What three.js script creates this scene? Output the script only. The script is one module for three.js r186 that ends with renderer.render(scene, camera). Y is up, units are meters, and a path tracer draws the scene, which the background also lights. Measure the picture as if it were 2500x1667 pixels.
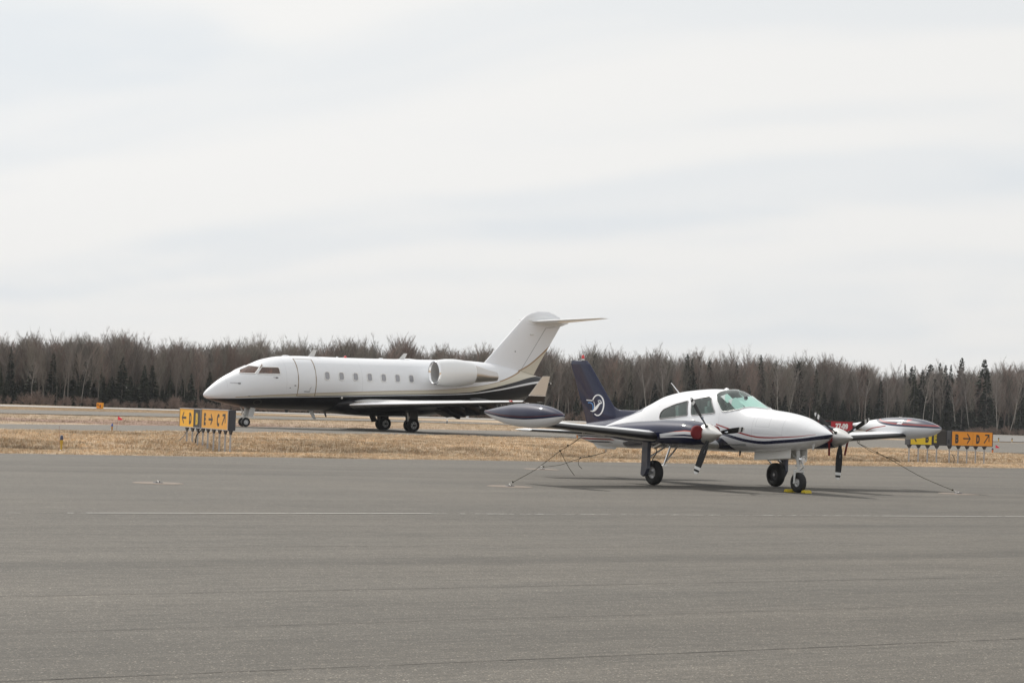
import * as THREE from 'three';
import { mergeGeometries } from 'three/addons/utils/BufferGeometryUtils.js';

// ------------------------------------------------------------------ camera, sky, sun, exposure
const scene = new THREE.Scene();
const camera = new THREE.PerspectiveCamera(17.23, 1024 / 682, 0.5, 6000);
camera.position.set(0, 1.801, 0);
camera.rotation.order = 'YXZ';
camera.rotation.set(THREE.MathUtils.degToRad(1.4997), 0, THREE.MathUtils.degToRad(2.1646));
scene.add(camera);

const renderer = new THREE.WebGLRenderer({ antialias: true });
renderer.setSize(1024, 682);
renderer.toneMapping = THREE.LinearToneMapping;
renderer.toneMappingExposure = 1.0;
renderer.shadowMap.enabled = true;

const SUN_DIR = new THREE.Vector3(-0.64, 1, -0.83).normalize();

function rngOf(seed) {
  let s = seed >>> 0;
  return () => { s = (s + 0x6D2B79F5) >>> 0; let t = s; t = Math.imul(t ^ (t >>> 15), t | 1); t ^= t + Math.imul(t ^ (t >>> 7), t | 61); return ((t ^ (t >>> 14)) >>> 0) / 4294967296; };
}
function hash2(i, j) { let h = Math.imul(i, 374761393) + Math.imul(j, 668265263); h = Math.imul(h ^ (h >>> 13), 1274126177); return ((h ^ (h >>> 16)) >>> 0) / 4294967296; }
function vnoise(x, y) {
  const i = Math.floor(x), j = Math.floor(y), fx = x - i, fy = y - j, u = fx * fx * (3 - 2 * fx), v = fy * fy * (3 - 2 * fy);
  const a = hash2(i, j), b = hash2(i + 1, j), c = hash2(i, j + 1), d = hash2(i + 1, j + 1);
  return a + (b - a) * u + (c - a) * v + (a - b - c + d) * u * v;
}
function vtile(x, y, px, py) { const i = Math.floor(x), j = Math.floor(y), fx = x - i, fy = y - j, u = fx * fx * (3 - 2 * fx), v = fy * fy * (3 - 2 * fy), m = (k, n) => ((k % n) + n) % n, h = (p, q) => hash2(m(p, px), m(q, py) + 991), a = h(i, j), b = h(i + 1, j), c = h(i, j + 1), d = h(i + 1, j + 1); return a + (b - a) * u + (c - a) * v + (a - b - c + d) * u * v; }
function fbm(x, y, o = 4) { let s = 0, a = 0.5, n = 0; for (let k = 0; k < o; k++) { s += a * vnoise(x, y); n += a; a *= 0.5; x = x * 2.03 + 17.3; y = y * 2.03 + 5.1; } return s / n; }
const clamp = (x, a = 0, b = 1) => Math.min(b, Math.max(a, x));
const smooth = (a, b, x) => { const t = clamp((x - a) / (b - a)); return t * t * (3 - 2 * t); };
const lerp = (a, b, t) => a + (b - a) * t;

{ // a thin, bright veil of high cloud with faint bluish gaps, one texture for the whole sky
  const w = 2048, h = 1024, data = new Float32Array(w * h * 4);
  for (let j = 0; j < h; j++) {
    const el = ((j + 0.5) / h - 0.5) * Math.PI, sy = Math.sin(el), cy = Math.cos(el);
    for (let i = 0; i < w; i++) {
      const az = ((i + 0.5) / w - 0.5) * 2 * Math.PI, dx = Math.cos(az) * cy, dz = Math.sin(az) * cy;
      let r = 0.80, g = 0.80, b = 0.79;
      if (sy > -0.02) {
        const k = 1 / (Math.max(sy, 0) + 0.11), X = dx * k, Z = dz * k;
        const warp = fbm(X * 0.5 + 3, Z * 0.5 + 9, 3) * 2.4;
        const n1 = fbm(X * 0.62 + warp + 14, Z * 1.25 - 0.75 * X + warp * 0.8, 5);
        const n2 = fbm(X * 1.4 + 40 + warp, Z * 3.0 - 1.4 * X + 7, 4);
        let gap = smooth(0.47, 0.70, n1) * 0.66 + smooth(0.48, 0.76, n2) * 0.40;
        gap = clamp(gap) * (0.45 + 0.55 * smooth(0, 0.05, sy));
        const c = dx * SUN_DIR.x + sy * SUN_DIR.y + dz * SUN_DIR.z, ang = Math.acos(clamp(c, -1, 1));
        const veil = 0.815 + 0.20 * Math.exp(-Math.pow(ang / 0.62, 2)) + 0.085 * Math.exp(-Math.pow(ang / 1.15, 2));
        const low = 1 - 0.05 * (1 - smooth(0, 0.12, sy));
        r = lerp(veil * 1.002, veil * 0.875, gap) * low; g = lerp(veil * 0.998, veil * 0.912, gap) * low; b = lerp(veil * 0.982, veil * 0.942, gap) * low;
      }
      const o = (j * w + i) * 4; data[o] = r; data[o + 1] = g; data[o + 2] = b; data[o + 3] = 1;
    }
  }
  const sky = new THREE.DataTexture(data, w, h, THREE.RGBAFormat, THREE.FloatType);
  sky.mapping = THREE.EquirectangularReflectionMapping; sky.magFilter = THREE.LinearFilter; sky.minFilter = THREE.LinearFilter; sky.needsUpdate = true;
  scene.background = sky; scene.environment = sky;
  scene.fog = new THREE.FogExp2(0xdfe2e6, 0.00012);
}
const sun = new THREE.DirectionalLight(new THREE.Color(1, 0.955, 0.89), 3.4);
sun.position.copy(SUN_DIR).multiplyScalar(200).add(new THREE.Vector3(5, 0, -75));
sun.target.position.set(5, 0, -75); scene.add(sun, sun.target);
sun.castShadow = true; sun.shadow.radius = 2.2; sun.shadow.mapSize.set(4096, 4096);
Object.assign(sun.shadow.camera, { left: -70, right: 70, top: 70, bottom: -70, near: 1, far: 500 });

// ------------------------------------------------------------------ helpers
const V = (x, y, z) => new THREE.Vector3(x, y, z);
const rgb = (r, g, b) => new THREE.Color().setRGB(r, g, b);
const taken = {};
function numbered(name) { if (!(name in taken)) { taken[name] = 0; return name; } taken[name]++; return name + '_' + String(taken[name]).padStart(3, '0'); }
function mesh(name, geo, mat, parent) { const m = new THREE.Mesh(geo, mat); m.name = name; m.castShadow = m.receiveShadow = true; parent.add(m); return m; }
function thing(name, label, category, group) { const g = new THREE.Group(); g.name = numbered(name); g.userData = { label, category }; if (group) g.userData.group = group; scene.add(g); return g; }
function ground(name, geo, mat, label) { const m = mesh(numbered(name), geo, mat, scene); m.userData = { kind: 'structure', label, category: name.replace(/_/g, ' ') }; m.castShadow = false; return m; }
function sub(name, parent) { const g = new THREE.Group(); g.name = name; parent.add(g); return g; }
const M = (o) => new THREE.MeshStandardMaterial({ roughness: 0.8, side: THREE.DoubleSide, ...o });
const P = (o) => new THREE.MeshPhysicalMaterial({ roughness: 0.35, side: THREE.DoubleSide, ...o });
function geoOf(pos, idx, extra = {}) {
  const g = new THREE.BufferGeometry(); g.setAttribute('position', new THREE.Float32BufferAttribute(pos, 3));
  for (const k in extra) g.setAttribute(k, new THREE.Float32BufferAttribute(extra[k], k === 'uv' ? 2 : 3));
  if (extra.normal) { const p = pos, n = extra.normal; for (let i = 0; i < idx.length; i += 3) { const a = idx[i] * 3, b = idx[i + 1] * 3, c = idx[i + 2] * 3, ux = p[b] - p[a], uy = p[b + 1] - p[a + 1], uz = p[b + 2] - p[a + 2], vx = p[c] - p[a], vy = p[c + 1] - p[a + 1], vz = p[c + 2] - p[a + 2];
    if ((uy * vz - uz * vy) * (n[a] + n[b] + n[c]) + (uz * vx - ux * vz) * (n[a + 1] + n[b + 1] + n[c + 1]) + (ux * vy - uy * vx) * (n[a + 2] + n[b + 2] + n[c + 2]) < 0) { const t = idx[i + 1]; idx[i + 1] = idx[i + 2]; idx[i + 2] = t; } } }
  g.setIndex(idx); if (!extra.normal) g.computeVertexNormals(); return g;
}
function merge(list) { return mergeGeometries(list.map((g) => { const n = g.index ? g.toNonIndexed() : g.clone(); for (const k of Object.keys(n.attributes)) if (!['position', 'normal', 'uv'].includes(k)) n.deleteAttribute(k); if (!n.attributes.uv) n.setAttribute('uv', new THREE.Float32BufferAttribute(new Float32Array(n.attributes.position.count * 2), 2)); return n; })); }
function bar(p, q, r0, r1 = r0, seg = 10) { // round bar from p to q
  const a = V(...p), b = V(...q), d = b.clone().sub(a), L = d.length();
  const g = new THREE.CylinderGeometry(r1, r0, L, seg, 1); g.translate(0, L / 2, 0);
  g.applyQuaternion(new THREE.Quaternion().setFromUnitVectors(V(0, 1, 0), d.normalize())); g.translate(a.x, a.y, a.z); return g;
}
function boxAt(w, h, d, x, y, z, rx = 0, ry = 0, rz = 0) { const g = bevelBox(w, h, d); g.rotateX(rx); g.rotateY(ry); g.rotateZ(rz); g.translate(x, y, z); return g; }
function bevelBox(w, h, d) { // box with small chamfers
  const e = Math.min(w, h, d) * 0.12, s = new THREE.Shape(), a = w / 2 - e, b = h / 2 - e;
  s.moveTo(-a, -b); s.lineTo(a, -b); s.lineTo(a, b); s.lineTo(-a, b); s.closePath();
  const g = new THREE.ExtrudeGeometry(s, { depth: d - 2 * e, bevelEnabled: true, bevelThickness: e, bevelSize: e, bevelSegments: 1, steps: 1 });
  g.translate(0, 0, -d / 2 + e); return g;
}
function pipe(pts, r, seg = 24, rs = 6, closed = false) { return new THREE.TubeGeometry(new THREE.CatmullRomCurve3(pts.map((p) => V(...p)), closed, 'catmullrom', 0.35), seg, r, rs, closed); }
function lathe(pts, seg = 32) { return new THREE.LatheGeometry(pts.map((p) => new THREE.Vector2(p[0], p[1])), seg); }
function latheX(pts, seg = 32) { // pts: [radius, x]
  const g = lathe(pts, seg); g.rotateZ(-Math.PI / 2); return g; // +y -> +x
}
function canvasTex(w, h, draw) { const c = document.createElement('canvas'); c.width = w; c.height = h; draw(c.getContext('2d'), w, h); const t = new THREE.CanvasTexture(c); t.colorSpace = THREE.SRGBColorSpace; t.anisotropy = 8; return t; }
function dataTex(n, fn, sx, sy) { // square sRGB texture from a function giving linear rgb
  const d = new Uint8Array(n * n * 4), out = [0, 0, 0], f = (v) => { v = clamp(v); return Math.round(255 * (v <= 0.0031308 ? v * 12.92 : 1.055 * Math.pow(v, 1 / 2.4) - 0.055)); };
  for (let j = 0; j < n; j++) for (let i = 0; i < n; i++) { fn(i, j, out); const o = (j * n + i) * 4; d[o] = f(out[0]); d[o + 1] = f(out[1]); d[o + 2] = f(out[2]); d[o + 3] = 255; }
  const t = new THREE.DataTexture(d, n, n); t.colorSpace = THREE.SRGBColorSpace; t.wrapS = t.wrapT = THREE.RepeatWrapping; t.magFilter = THREE.LinearFilter; t.minFilter = THREE.LinearMipmapLinearFilter; t.generateMipmaps = true; t.needsUpdate = true;
  if (sx) t.repeat.set(sx, sy); return t;
}

// ------------------------------------------------------------------ the lie of the land
// field axes: a runs along the paving joints and the taxiway, t away from the apron
const CA = Math.cos(THREE.MathUtils.degToRad(34.8)), SA = Math.sin(THREE.MathUtils.degToRad(34.8));
const toW = (a, t) => [CA * a - SA * t, -(SA * a + CA * t)];
const toF = (x, z) => [CA * x - SA * z, -SA * x - CA * z];
const apronEdge = (a) => 53.4 + (a - 21.7) * 0.11 + 0.12 * Math.sin(a * 0.9) + 0.06 * Math.sin(a * 3.1);
function heightF(a, t) {
  const u = clamp((t - 112) / 148), fall = -0.9 * u * u * (3 - 2 * u);
  const e = t - apronEdge(a);
  if (e < 0) return -0.09;
  const ditch = -0.34 * Math.exp(-Math.pow((e - 8.5) / 4.0, 2)) + 0.05 * Math.exp(-Math.pow((e - 2.2) / 1.6, 2));
  const lump = (fbm(a * 0.45, t * 0.45, 3) - 0.5) * 0.16 * smooth(0.3, 3, e) * (1 - smooth(69, 78, t) * 0.97);
  return fall + ditch + lump - 0.015;
}
const heightW = (x, z) => heightF(...toF(x, z));

const asphaltTex = (() => {
  const n = 2048, r = rngOf(11), f = new Float32Array(n * n), tint = new Float32Array(n * n);
  for (let k = 0; k < n * n; k++) { f[k] = 0.62 + 0.7 * r(); tint[k] = 0; }
  for (let k = 0; k < 230000; k++) { // stones in the binder
    const x = Math.floor(r() * n), y = Math.floor(r() * n), q = r(), v = q < 0.45 ? 0.4 + 0.3 * r() : q < 0.92 ? 1.2 + 0.6 * r() : 1.9 + 1.9 * r(), c = (r() - 0.45) * 0.2, m = 1 + Math.floor(r() * (q > 0.92 ? 4.2 : 3.4));
    for (let j = 0; j < m; j++) for (let i = 0; i < m; i++) { const o = ((y + j) % n) * n + (x + i) % n; f[o] = v; tint[o] = c; }
  }
  const t = dataTex(n, (i, j, o) => { const k = j * n + i, u = i / n * 6, v = j / n * 6; const p = 1 + 0.16 * (vtile(u * 9, v * 9, 54, 54) - 0.5) + 0.26 * (vtile(u * 1.5, v * 22, 9, 132) - 0.5) + 0.22 * (vtile(u * 3, v * 55, 18, 330) - 0.5); const b = 0.080 * f[k] * p; o[0] = b * (1.12 + tint[k] * 0.6); o[1] = b * 1.01; o[2] = b * (0.845 - tint[k] * 0.6); });
  return t;
})();
const asphaltMat = M({ map: asphaltTex, vertexColors: true, roughness: 0.9 });
const straw = (seed, base, dark, pale) => { const r = rngOf(seed), n = 1024, f = new Float32Array(n * n).fill(0.5);
  for (let k = 0; k < 26000; k++) { let x = r() * n, y = r() * n, a = r() * Math.PI, v = r(); const L = 8 + r() * 26; for (let s = 0; s < L; s++) { f[(Math.floor(y) & (n - 1)) * n + (Math.floor(x) & (n - 1))] = v; x += Math.cos(a); y += Math.sin(a); a += (r() - 0.5) * 0.2; } }
  return dataTex(n, (i, j, o) => { const q = f[j * n + i]; for (let c = 0; c < 3; c++) o[c] = q < 0.5 ? lerp(dark[c], base[c], q * 2) : lerp(base[c], pale[c], q * 2 - 1); }); };
const grassTex = straw(5, [0.42, 0.32, 0.215], [0.29, 0.22, 0.15], [0.55, 0.44, 0.315]);
const grassMat = M({ map: grassTex, vertexColors: true, roughness: 1 });

function dryTint(a, t) { // patches of paler straw, russet stems and bare brown sward
  const p = fbm(a * 0.22 + 4, t * 0.5 + 8, 4), q = fbm(a * 0.9 + 30, t * 1.6, 3);
  let r = 0.86 + 0.5 * (p - 0.5) + 0.55 * (q - 0.5), g = r, b = r;
  const e = t - apronEdge(a);
  const wet = smooth(0.34, 0.62, fbm(a * 0.16, t * 0.35 + 70, 3)) * smooth(3.5, 6, e) * (1 - smooth(10, 15, e)) * 0.34; // rank brown growth in the ditch bottom
  r *= 1 - wet; g *= 1 - wet * 1.02; b *= 1 - wet;
  if (t > 88 && t < 170) { const rus = smooth(0.35, 0.6, fbm(a * 0.06 + 2, t * 0.16, 3)) * (1 - smooth(60, 84, a)) * smooth(92, 97, t) * (1 - smooth(112, 119, t)); r *= 1 - rus * 0.38; g *= 1 - rus * 0.50; b *= 1 - rus * 0.42; }
  return [r * 1.02, g, b * 0.98];
}
function fieldGrid(as, ts, hOf, colOf, uvs) {
  const pos = [], col = [], uv = [], idx = [], na = as.length;
  for (const t of ts) for (const a of as) { const [x, z] = toW(a, t); pos.push(x, hOf(a, t), z); col.push(...colOf(a, t)); uv.push(a / uvs, t / uvs); }
  for (let j = 0; j < ts.length - 1; j++) for (let i = 0; i < na - 1; i++) { const p = j * na + i, q = p + na; idx.push(p, p + 1, q, p + 1, q + 1, q); }
  return geoOf(pos, idx, { color: col, uv });
}
function steps(...segs) { const o = []; for (const [a, b, s] of segs) for (let v = a; v < b - 1e-6; v += s) o.push(v); o.push(segs[segs.length - 1][1]); return o; }
{
  const as = steps([-2600, -400, 1100], [-400, -40, 60], [-40, 120, 0.8], [120, 340, 4], [340, 520, 30], [520, 2600, 520]);
  const ts = steps([-2600, -200, 800], [-200, 44, 48.8], [44, 52, 2], [52, 92, 0.45], [92, 120, 1.2], [120, 300, 3], [300, 420, 20], [420, 2600, 545]);
  ground('grassland', fieldGrid(as, ts, heightF, dryTint, 2.3), grassMat, 'dry straw coloured grassland of the airfield');
}
function asphaltTint(seed, k, base = 1) { return (a, t) => { const s = fbm(a * 0.045 + seed, t * 1.25 + seed, 4), b = fbm(a * 0.3 + seed, t * 0.35 + 3, 3), l = vnoise(a * 0.02, t * 2.6 + seed); const v = base * (1 + k * (0.55 * (s - 0.5) + 0.26 * (b - 0.5) + 0.16 * (l - 0.5))); const w = 0.03 * (b - 0.5); return [v * (1 + w), v, v * (1 - w)]; }; }
const apron = (() => {
  const as = steps([-60, -6, 3], [-6, 75, 0.7], [75, 140, 3]), fr = steps([0, 0.3, 0.03], [0.3, 1, 0.0036]);
  const pos = [], col = [], uv = [], idx = [], na = as.length, tint = asphaltTint(3, 0.95);
  for (const f of fr) for (const a of as) { const t = lerp(-40, apronEdge(a) + 0.05 * Math.sin(a * 9) + 0.04, f), [x, z] = toW(a, t); pos.push(x, 0, z); const st = 1 - 0.13 * smooth(1.15, 0.5, Math.hypot((a - 24.6) / 1.7, (t - 26.6) / 0.55) + 0.7 * (vnoise(a * 2, t * 4) - 0.5)) - 0.1 * smooth(0.66, 0.74, fbm(a * 0.5 + 90, t * 0.8 + 12, 3)); col.push(...tint(a, t).map((v) => v * st)); uv.push(a / 6, t / 6); }
  for (let j = 0; j < fr.length - 1; j++) for (let i = 0; i < na - 1; i++) { const p = j * na + i, q = p + na; idx.push(p, p + 1, q, p + 1, q + 1, q); }
  return ground('apron', geoOf(pos, idx, { color: col, uv }), asphaltMat, 'weathered grey asphalt parking apron in the foreground');
})();
// edges of far pavements are lists of [a, t]
function ribbon(near, far, rows, tint, lift, seg = 10) {
  const along = (L, s) => { const f = s * (L.length - 1), i = Math.min(L.length - 2, Math.floor(f)), u = f - i; return [lerp(L[i][0], L[i + 1][0], u), lerp(L[i][1], L[i + 1][1], u)]; };
  const n = Math.max(near.length, far.length) * seg, pos = [], col = [], uv = [], idx = [];
  for (let j = 0; j <= rows; j++) for (let i = 0; i <= n; i++) { const p = along(near, i / n), q = along(far, i / n), a = lerp(p[0], q[0], j / rows), t = lerp(p[1], q[1], j / rows), [x, z] = toW(a, t); pos.push(x, heightP(a, t) + lift, z); col.push(...tint(a, t)); uv.push(a / 6, t / 6); }
  for (let j = 0; j < rows; j++) for (let i = 0; i < n; i++) { const p = j * (n + 1) + i, q = p + n + 1; idx.push(p, p + 1, q, p + 1, q + 1, q); }
  return geoOf(pos, idx, { color: col, uv });
}
function heightP(a, t) { const u = clamp((t - 112) / 148); return -0.9 * u * u * (3 - 2 * u) + 0.012; }
const taxiNear = [[-30, 58], [31.7, 78.1], [36.4, 79.6], [47.1, 84.4], [55.4, 87.6], [63.5, 89.4], [69.5, 87.8], [75.6, 86], [87.5, 84], [96, 81], [150, 74]];
const taxiFar = [[-22, 69], [36.2, 89.2], [42.3, 93.0], [53.9, 99.2], [65.2, 104.6], [77.2, 109.0], [83, 111], [89.5, 112.5], [106, 115.1], [131, 120.2], [210, 130]];
ground('taxiway', ribbon(taxiNear, taxiFar, 22, asphaltTint(8, 0.4, 1.34), 0.01), asphaltMat, 'grey asphalt taxiway that the jet rolls along');
const runNear = [[10, 92], [30, 107], [48.5, 119.6], [61.6, 125.8], [72.8, 130.8], [82.8, 137.6], [95.9, 141.8], [118, 141], [150, 138]];
const runFar = [[25, 116], [40, 129.5], [58, 143], [69.6, 152], [78.1, 156.7], [86.3, 161], [100, 164], [118, 158], [150, 150]];
ground('runway', ribbon(runNear, runFar, 24, asphaltTint(21, 0.35, 1.3), 0.016), asphaltMat, 'grey asphalt runway beyond the taxiway');
const concreteTex = dataTex(512, (i, j, o) => { const v = 0.33 * (1 + 0.22 * (hash2(i, j) - 0.5) + 0.25 * (vnoise(i / 19, j / 19) - 0.5)); o[0] = v * 1.04; o[1] = v * 0.985; o[2] = v * 0.92; });
const concreteMat = M({ map: concreteTex, vertexColors: true, roughness: 0.9 });
const flatTint = (k) => (a, t) => { const v = k * (1 + 0.16 * (fbm(a * 0.2, t * 0.2, 3) - 0.5)); return [v, v, v]; };
const stripNear = [[40, 168], [60, 186], [83.8, 207], [103, 225], [116.3, 233.3], [138, 241], [156, 243], [167, 244.5], [185, 247]];
const stripFar = [[58, 205], [76, 222], [98, 241], [113, 247.5], [126.3, 253.3], [148.6, 259], [168, 261.5], [181, 265], [200, 268]];
ground('concrete_strip', ribbon(stripNear, stripFar, 18, flatTint(0.95), 0.02), concreteMat, 'pale concrete strip running in front of the woods');
ground('concrete_strip', ribbon([[118, 134], [131, 124], [160, 131], [220, 160], [340, 232]], [[181, 240], [200, 263], [222, 263], [272, 263], [340, 263]], 26, flatTint(0.50), 0.024, 16), concreteMat, 'pale worn pavement behind the right hand yellow signs');
// ------------------------------------------------------------------ joints and paint on the apron
const jointMat = M({ color: rgb(0.052, 0.047, 0.042), roughness: 1 });
function strip(a0, a1, t, w, y, jit, seed, step = 0.35) { // a narrow ragged strip lying on the apron
  const r = rngOf(seed), pos = [], idx = []; let n = 0, d = 0;
  for (let a = a0; a <= a1; a += step) { d = d * 0.9 + (r() - 0.5) * jit; const ww = w * (0.45 + 1.1 * r()); for (const s of [-0.5, 0.5]) { const [x, z] = toW(a, t + d + s * ww + (r() - 0.5) * w * 0.3); pos.push(x, y, z); } if (n > 0 && r() < 0.985) { const p = (n - 1) * 2; idx.push(p, p + 2, p + 1, p + 1, p + 2, p + 3); } n++; }
  return geoOf(pos, idx);
}
[12.84, 17.9, 23.05, 28.05, 32.7, 43.4, 48.2].forEach((t, i) => mesh('paving_joint', strip(-6, 75, t, 0.013, 0.004, 0.012, 40 + i, 0.12), jointMat, apron));
[[2, 26, 15.3], [12, 60, 25.6], [9, 40, 20.6], [20, 66, 35.4]].forEach(([p, q, t], i) => mesh('crack', strip(p, q, t, 0.008, 0.004, 0.02, 60 + i, 0.1), jointMat, apron));
{ // the white guide line, worn to flecks along its middle stretch
  const r = rngOf(77), pos = [], idx = [], w = 0.09;
  const fleck = (a, b, t0, t1) => { const o = pos.length / 3; for (const [aa, tt] of [[a, t0], [b, t0], [b, t1], [a, t1]]) { const [x, z] = toW(aa, tt); pos.push(x, 0.008, z); } idx.push(o, o + 1, o + 2, o, o + 2, o + 3); };
  const tl = (a) => 29.27 + (a < 18 ? 0.02 * (a - 13) : 0.1 - (a - 18) * 0.03) - 0.06;
  for (let a = 11; a < 40; a += 0.1) { const cover = a < 13.1 ? 0.12 : a < 19 ? 0.97 : a < 19.4 ? 0.5 : a < 27.5 ? 0.36 : a < 28.4 ? 0.55 : 0.98; for (let k = 0; k < 4; k++) if (r() < cover) fleck(a, a + 0.1, tl(a) + w * k / 4, tl(a) + w * (k + 1) / 4); }
  const line = mesh(numbered('painted_line'), geoOf(pos, idx), M({ color: rgb(0.44, 0.43, 0.40), roughness: 0.8 }), apron);
}
// ------------------------------------------------------------------ dry grass standing along the pavements
function tuftGeo(seed, n, h, spread) {
  const r = rngOf(seed), pos = [], idx = [];
  for (let k = 0; k < n; k++) {
    const x = (r() - 0.5) * spread, z = (r() - 0.5) * spread, an = r() * 6.283, l = h * (0.5 + 0.7 * r()), w = 0.006 + 0.009 * r(), bend = l * (0.25 + 0.8 * r()), ca = Math.cos(an), sa = Math.sin(an), o = pos.length / 3;
    pos.push(x - sa * w, -0.02, z + ca * w, x + sa * w, -0.02, z - ca * w, x + ca * bend * 0.35 - sa * w * 0.8, l * 0.65, z + sa * bend * 0.35 + ca * w * 0.8, x + ca * bend * 0.35 + sa * w * 0.8, l * 0.65, z + sa * bend * 0.35 - ca * w * 0.8, x + ca * bend, l * 0.86, z + sa * bend);
    idx.push(o, o + 1, o + 2, o + 1, o + 3, o + 2, o + 2, o + 3, o + 4);
  }
  return geoOf(pos, idx);
}
function sow(name, label, geo, list, rgbs, seed) {
  const m = new THREE.InstancedMesh(geo, M({ color: 0xffffff, roughness: 1 }), list.length), r = rngOf(seed), o = new THREE.Object3D(), c = new THREE.Color();
  list.forEach(([x, y, z, s, tint], i) => { o.position.set(x, y, z); o.rotation.set(0, r() * 6.283, 0); o.scale.set(s * (0.8 + 0.5 * r()), s * (0.7 + 0.6 * r()), s * (0.8 + 0.5 * r())); o.updateMatrix(); m.setMatrixAt(i, o.matrix); const k = rgbs[Math.floor(r() * rgbs.length)], v = (0.75 + 0.5 * r()) * tint; c.setRGB(k[0] * v, k[1] * v, k[2] * v); m.setColorAt(i, c); });
  m.name = numbered(name); m.userData = { kind: 'stuff', label, category: 'grass' }; m.castShadow = m.receiveShadow = true; scene.add(m); return m;
}
const STRAW = [[0.66, 0.525, 0.365], [0.60, 0.465, 0.32], [0.71, 0.585, 0.425], [0.54, 0.41, 0.28], [0.62, 0.475, 0.335]];
const onStrip = (a, t, N, F) => { const at = (L) => { for (let i = 0; i < L.length - 1; i++) if (a >= L[i][0] && a <= L[i + 1][0]) return lerp(L[i][1], L[i + 1][1], (a - L[i][0]) / (L[i + 1][0] - L[i][0])); return a < L[0][0] ? L[0][1] : L[L.length - 1][1]; }; return t > at(N) - 0.05 && t < at(F) + 0.05; };
{
  const r = rngOf(9), near = [], far = [];
  while (near.length < 64000) {
    const a = 14 + 72 * r(), e = Math.pow(r(), 1.15) * 33, t = apronEdge(a) + 0.05 + e;
    if (t > 90 || onStrip(a, t, taxiNear, taxiFar)) continue;
    const [x, z] = toW(a, t), u = x / -z; if (Math.abs(u) > 0.25) continue;
    const k = fbm(a * 0.8, t * 0.8 + 9, 3), s = e < 0.6 ? 0.55 : 0.55 + 1.1 * k * smooth(0.6, 6, e); if (r() > 0.35 + k) continue;
    near.push([x, heightF(a, t), z, s, (0.60 + 0.78 * fbm(a * 0.5 + 50, t * 0.9, 3)) * (1 - 0.3 * smooth(0.4, 0.62, fbm(a * 0.16, t * 0.35 + 70, 3)) * smooth(3.5, 6, e) * (1 - smooth(10, 15, e)))]);
  }
  while (far.length < 26000) {
    const a = 28 + 150 * r(), t = 88 + 165 * r(), [x, z] = toW(a, t);
    if (Math.abs(x / -z) > 0.24 || onStrip(a, t, taxiNear, taxiFar) || onStrip(a, t, runNear, runFar) || onStrip(a, t, stripNear, stripFar) || (a > 116 && t > 122)) continue;
    const rus = dryTint(a, t);
    far.push([x, heightF(a, t), z, 0.26 + 0.2 * r(), 0.85 * rus[1] + 0.1]);
  }
  sow('dry_grass', 'dry straw coloured grass between the apron and the taxiway', tuftGeo(3, 9, 0.095, 0.26), near, STRAW, 31);
  sow('dry_grass', 'dry brown grass beyond the taxiway', tuftGeo(4, 9, 0.2, 0.9), far, STRAW, 32);
}
// ------------------------------------------------------------------ tools for aircraft skins
function pchip(xs, ys) {
  const n = xs.length, h = [], d = [], m = new Array(n).fill(0);
  for (let i = 0; i < n - 1; i++) { h[i] = xs[i + 1] - xs[i]; d[i] = (ys[i + 1] - ys[i]) / h[i]; }
  for (let i = 1; i < n - 1; i++) if (d[i - 1] * d[i] > 0) { const w1 = 2 * h[i] + h[i - 1], w2 = h[i] + 2 * h[i - 1]; m[i] = (w1 + w2) / (w1 / d[i - 1] + w2 / d[i]); }
  m[0] = d[0]; m[n - 1] = d[n - 2];
  return (x) => { let i = 0; while (i < n - 2 && x > xs[i + 1]) i++; const t = clamp((x - xs[i]) / h[i]), t2 = t * t, t3 = t2 * t; return ys[i] * (2 * t3 - 3 * t2 + 1) + h[i] * m[i] * (t3 - 2 * t2 + t) + ys[i + 1] * (3 * t2 - 2 * t3) + h[i] * m[i + 1] * (t3 - t2); };
}
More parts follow.
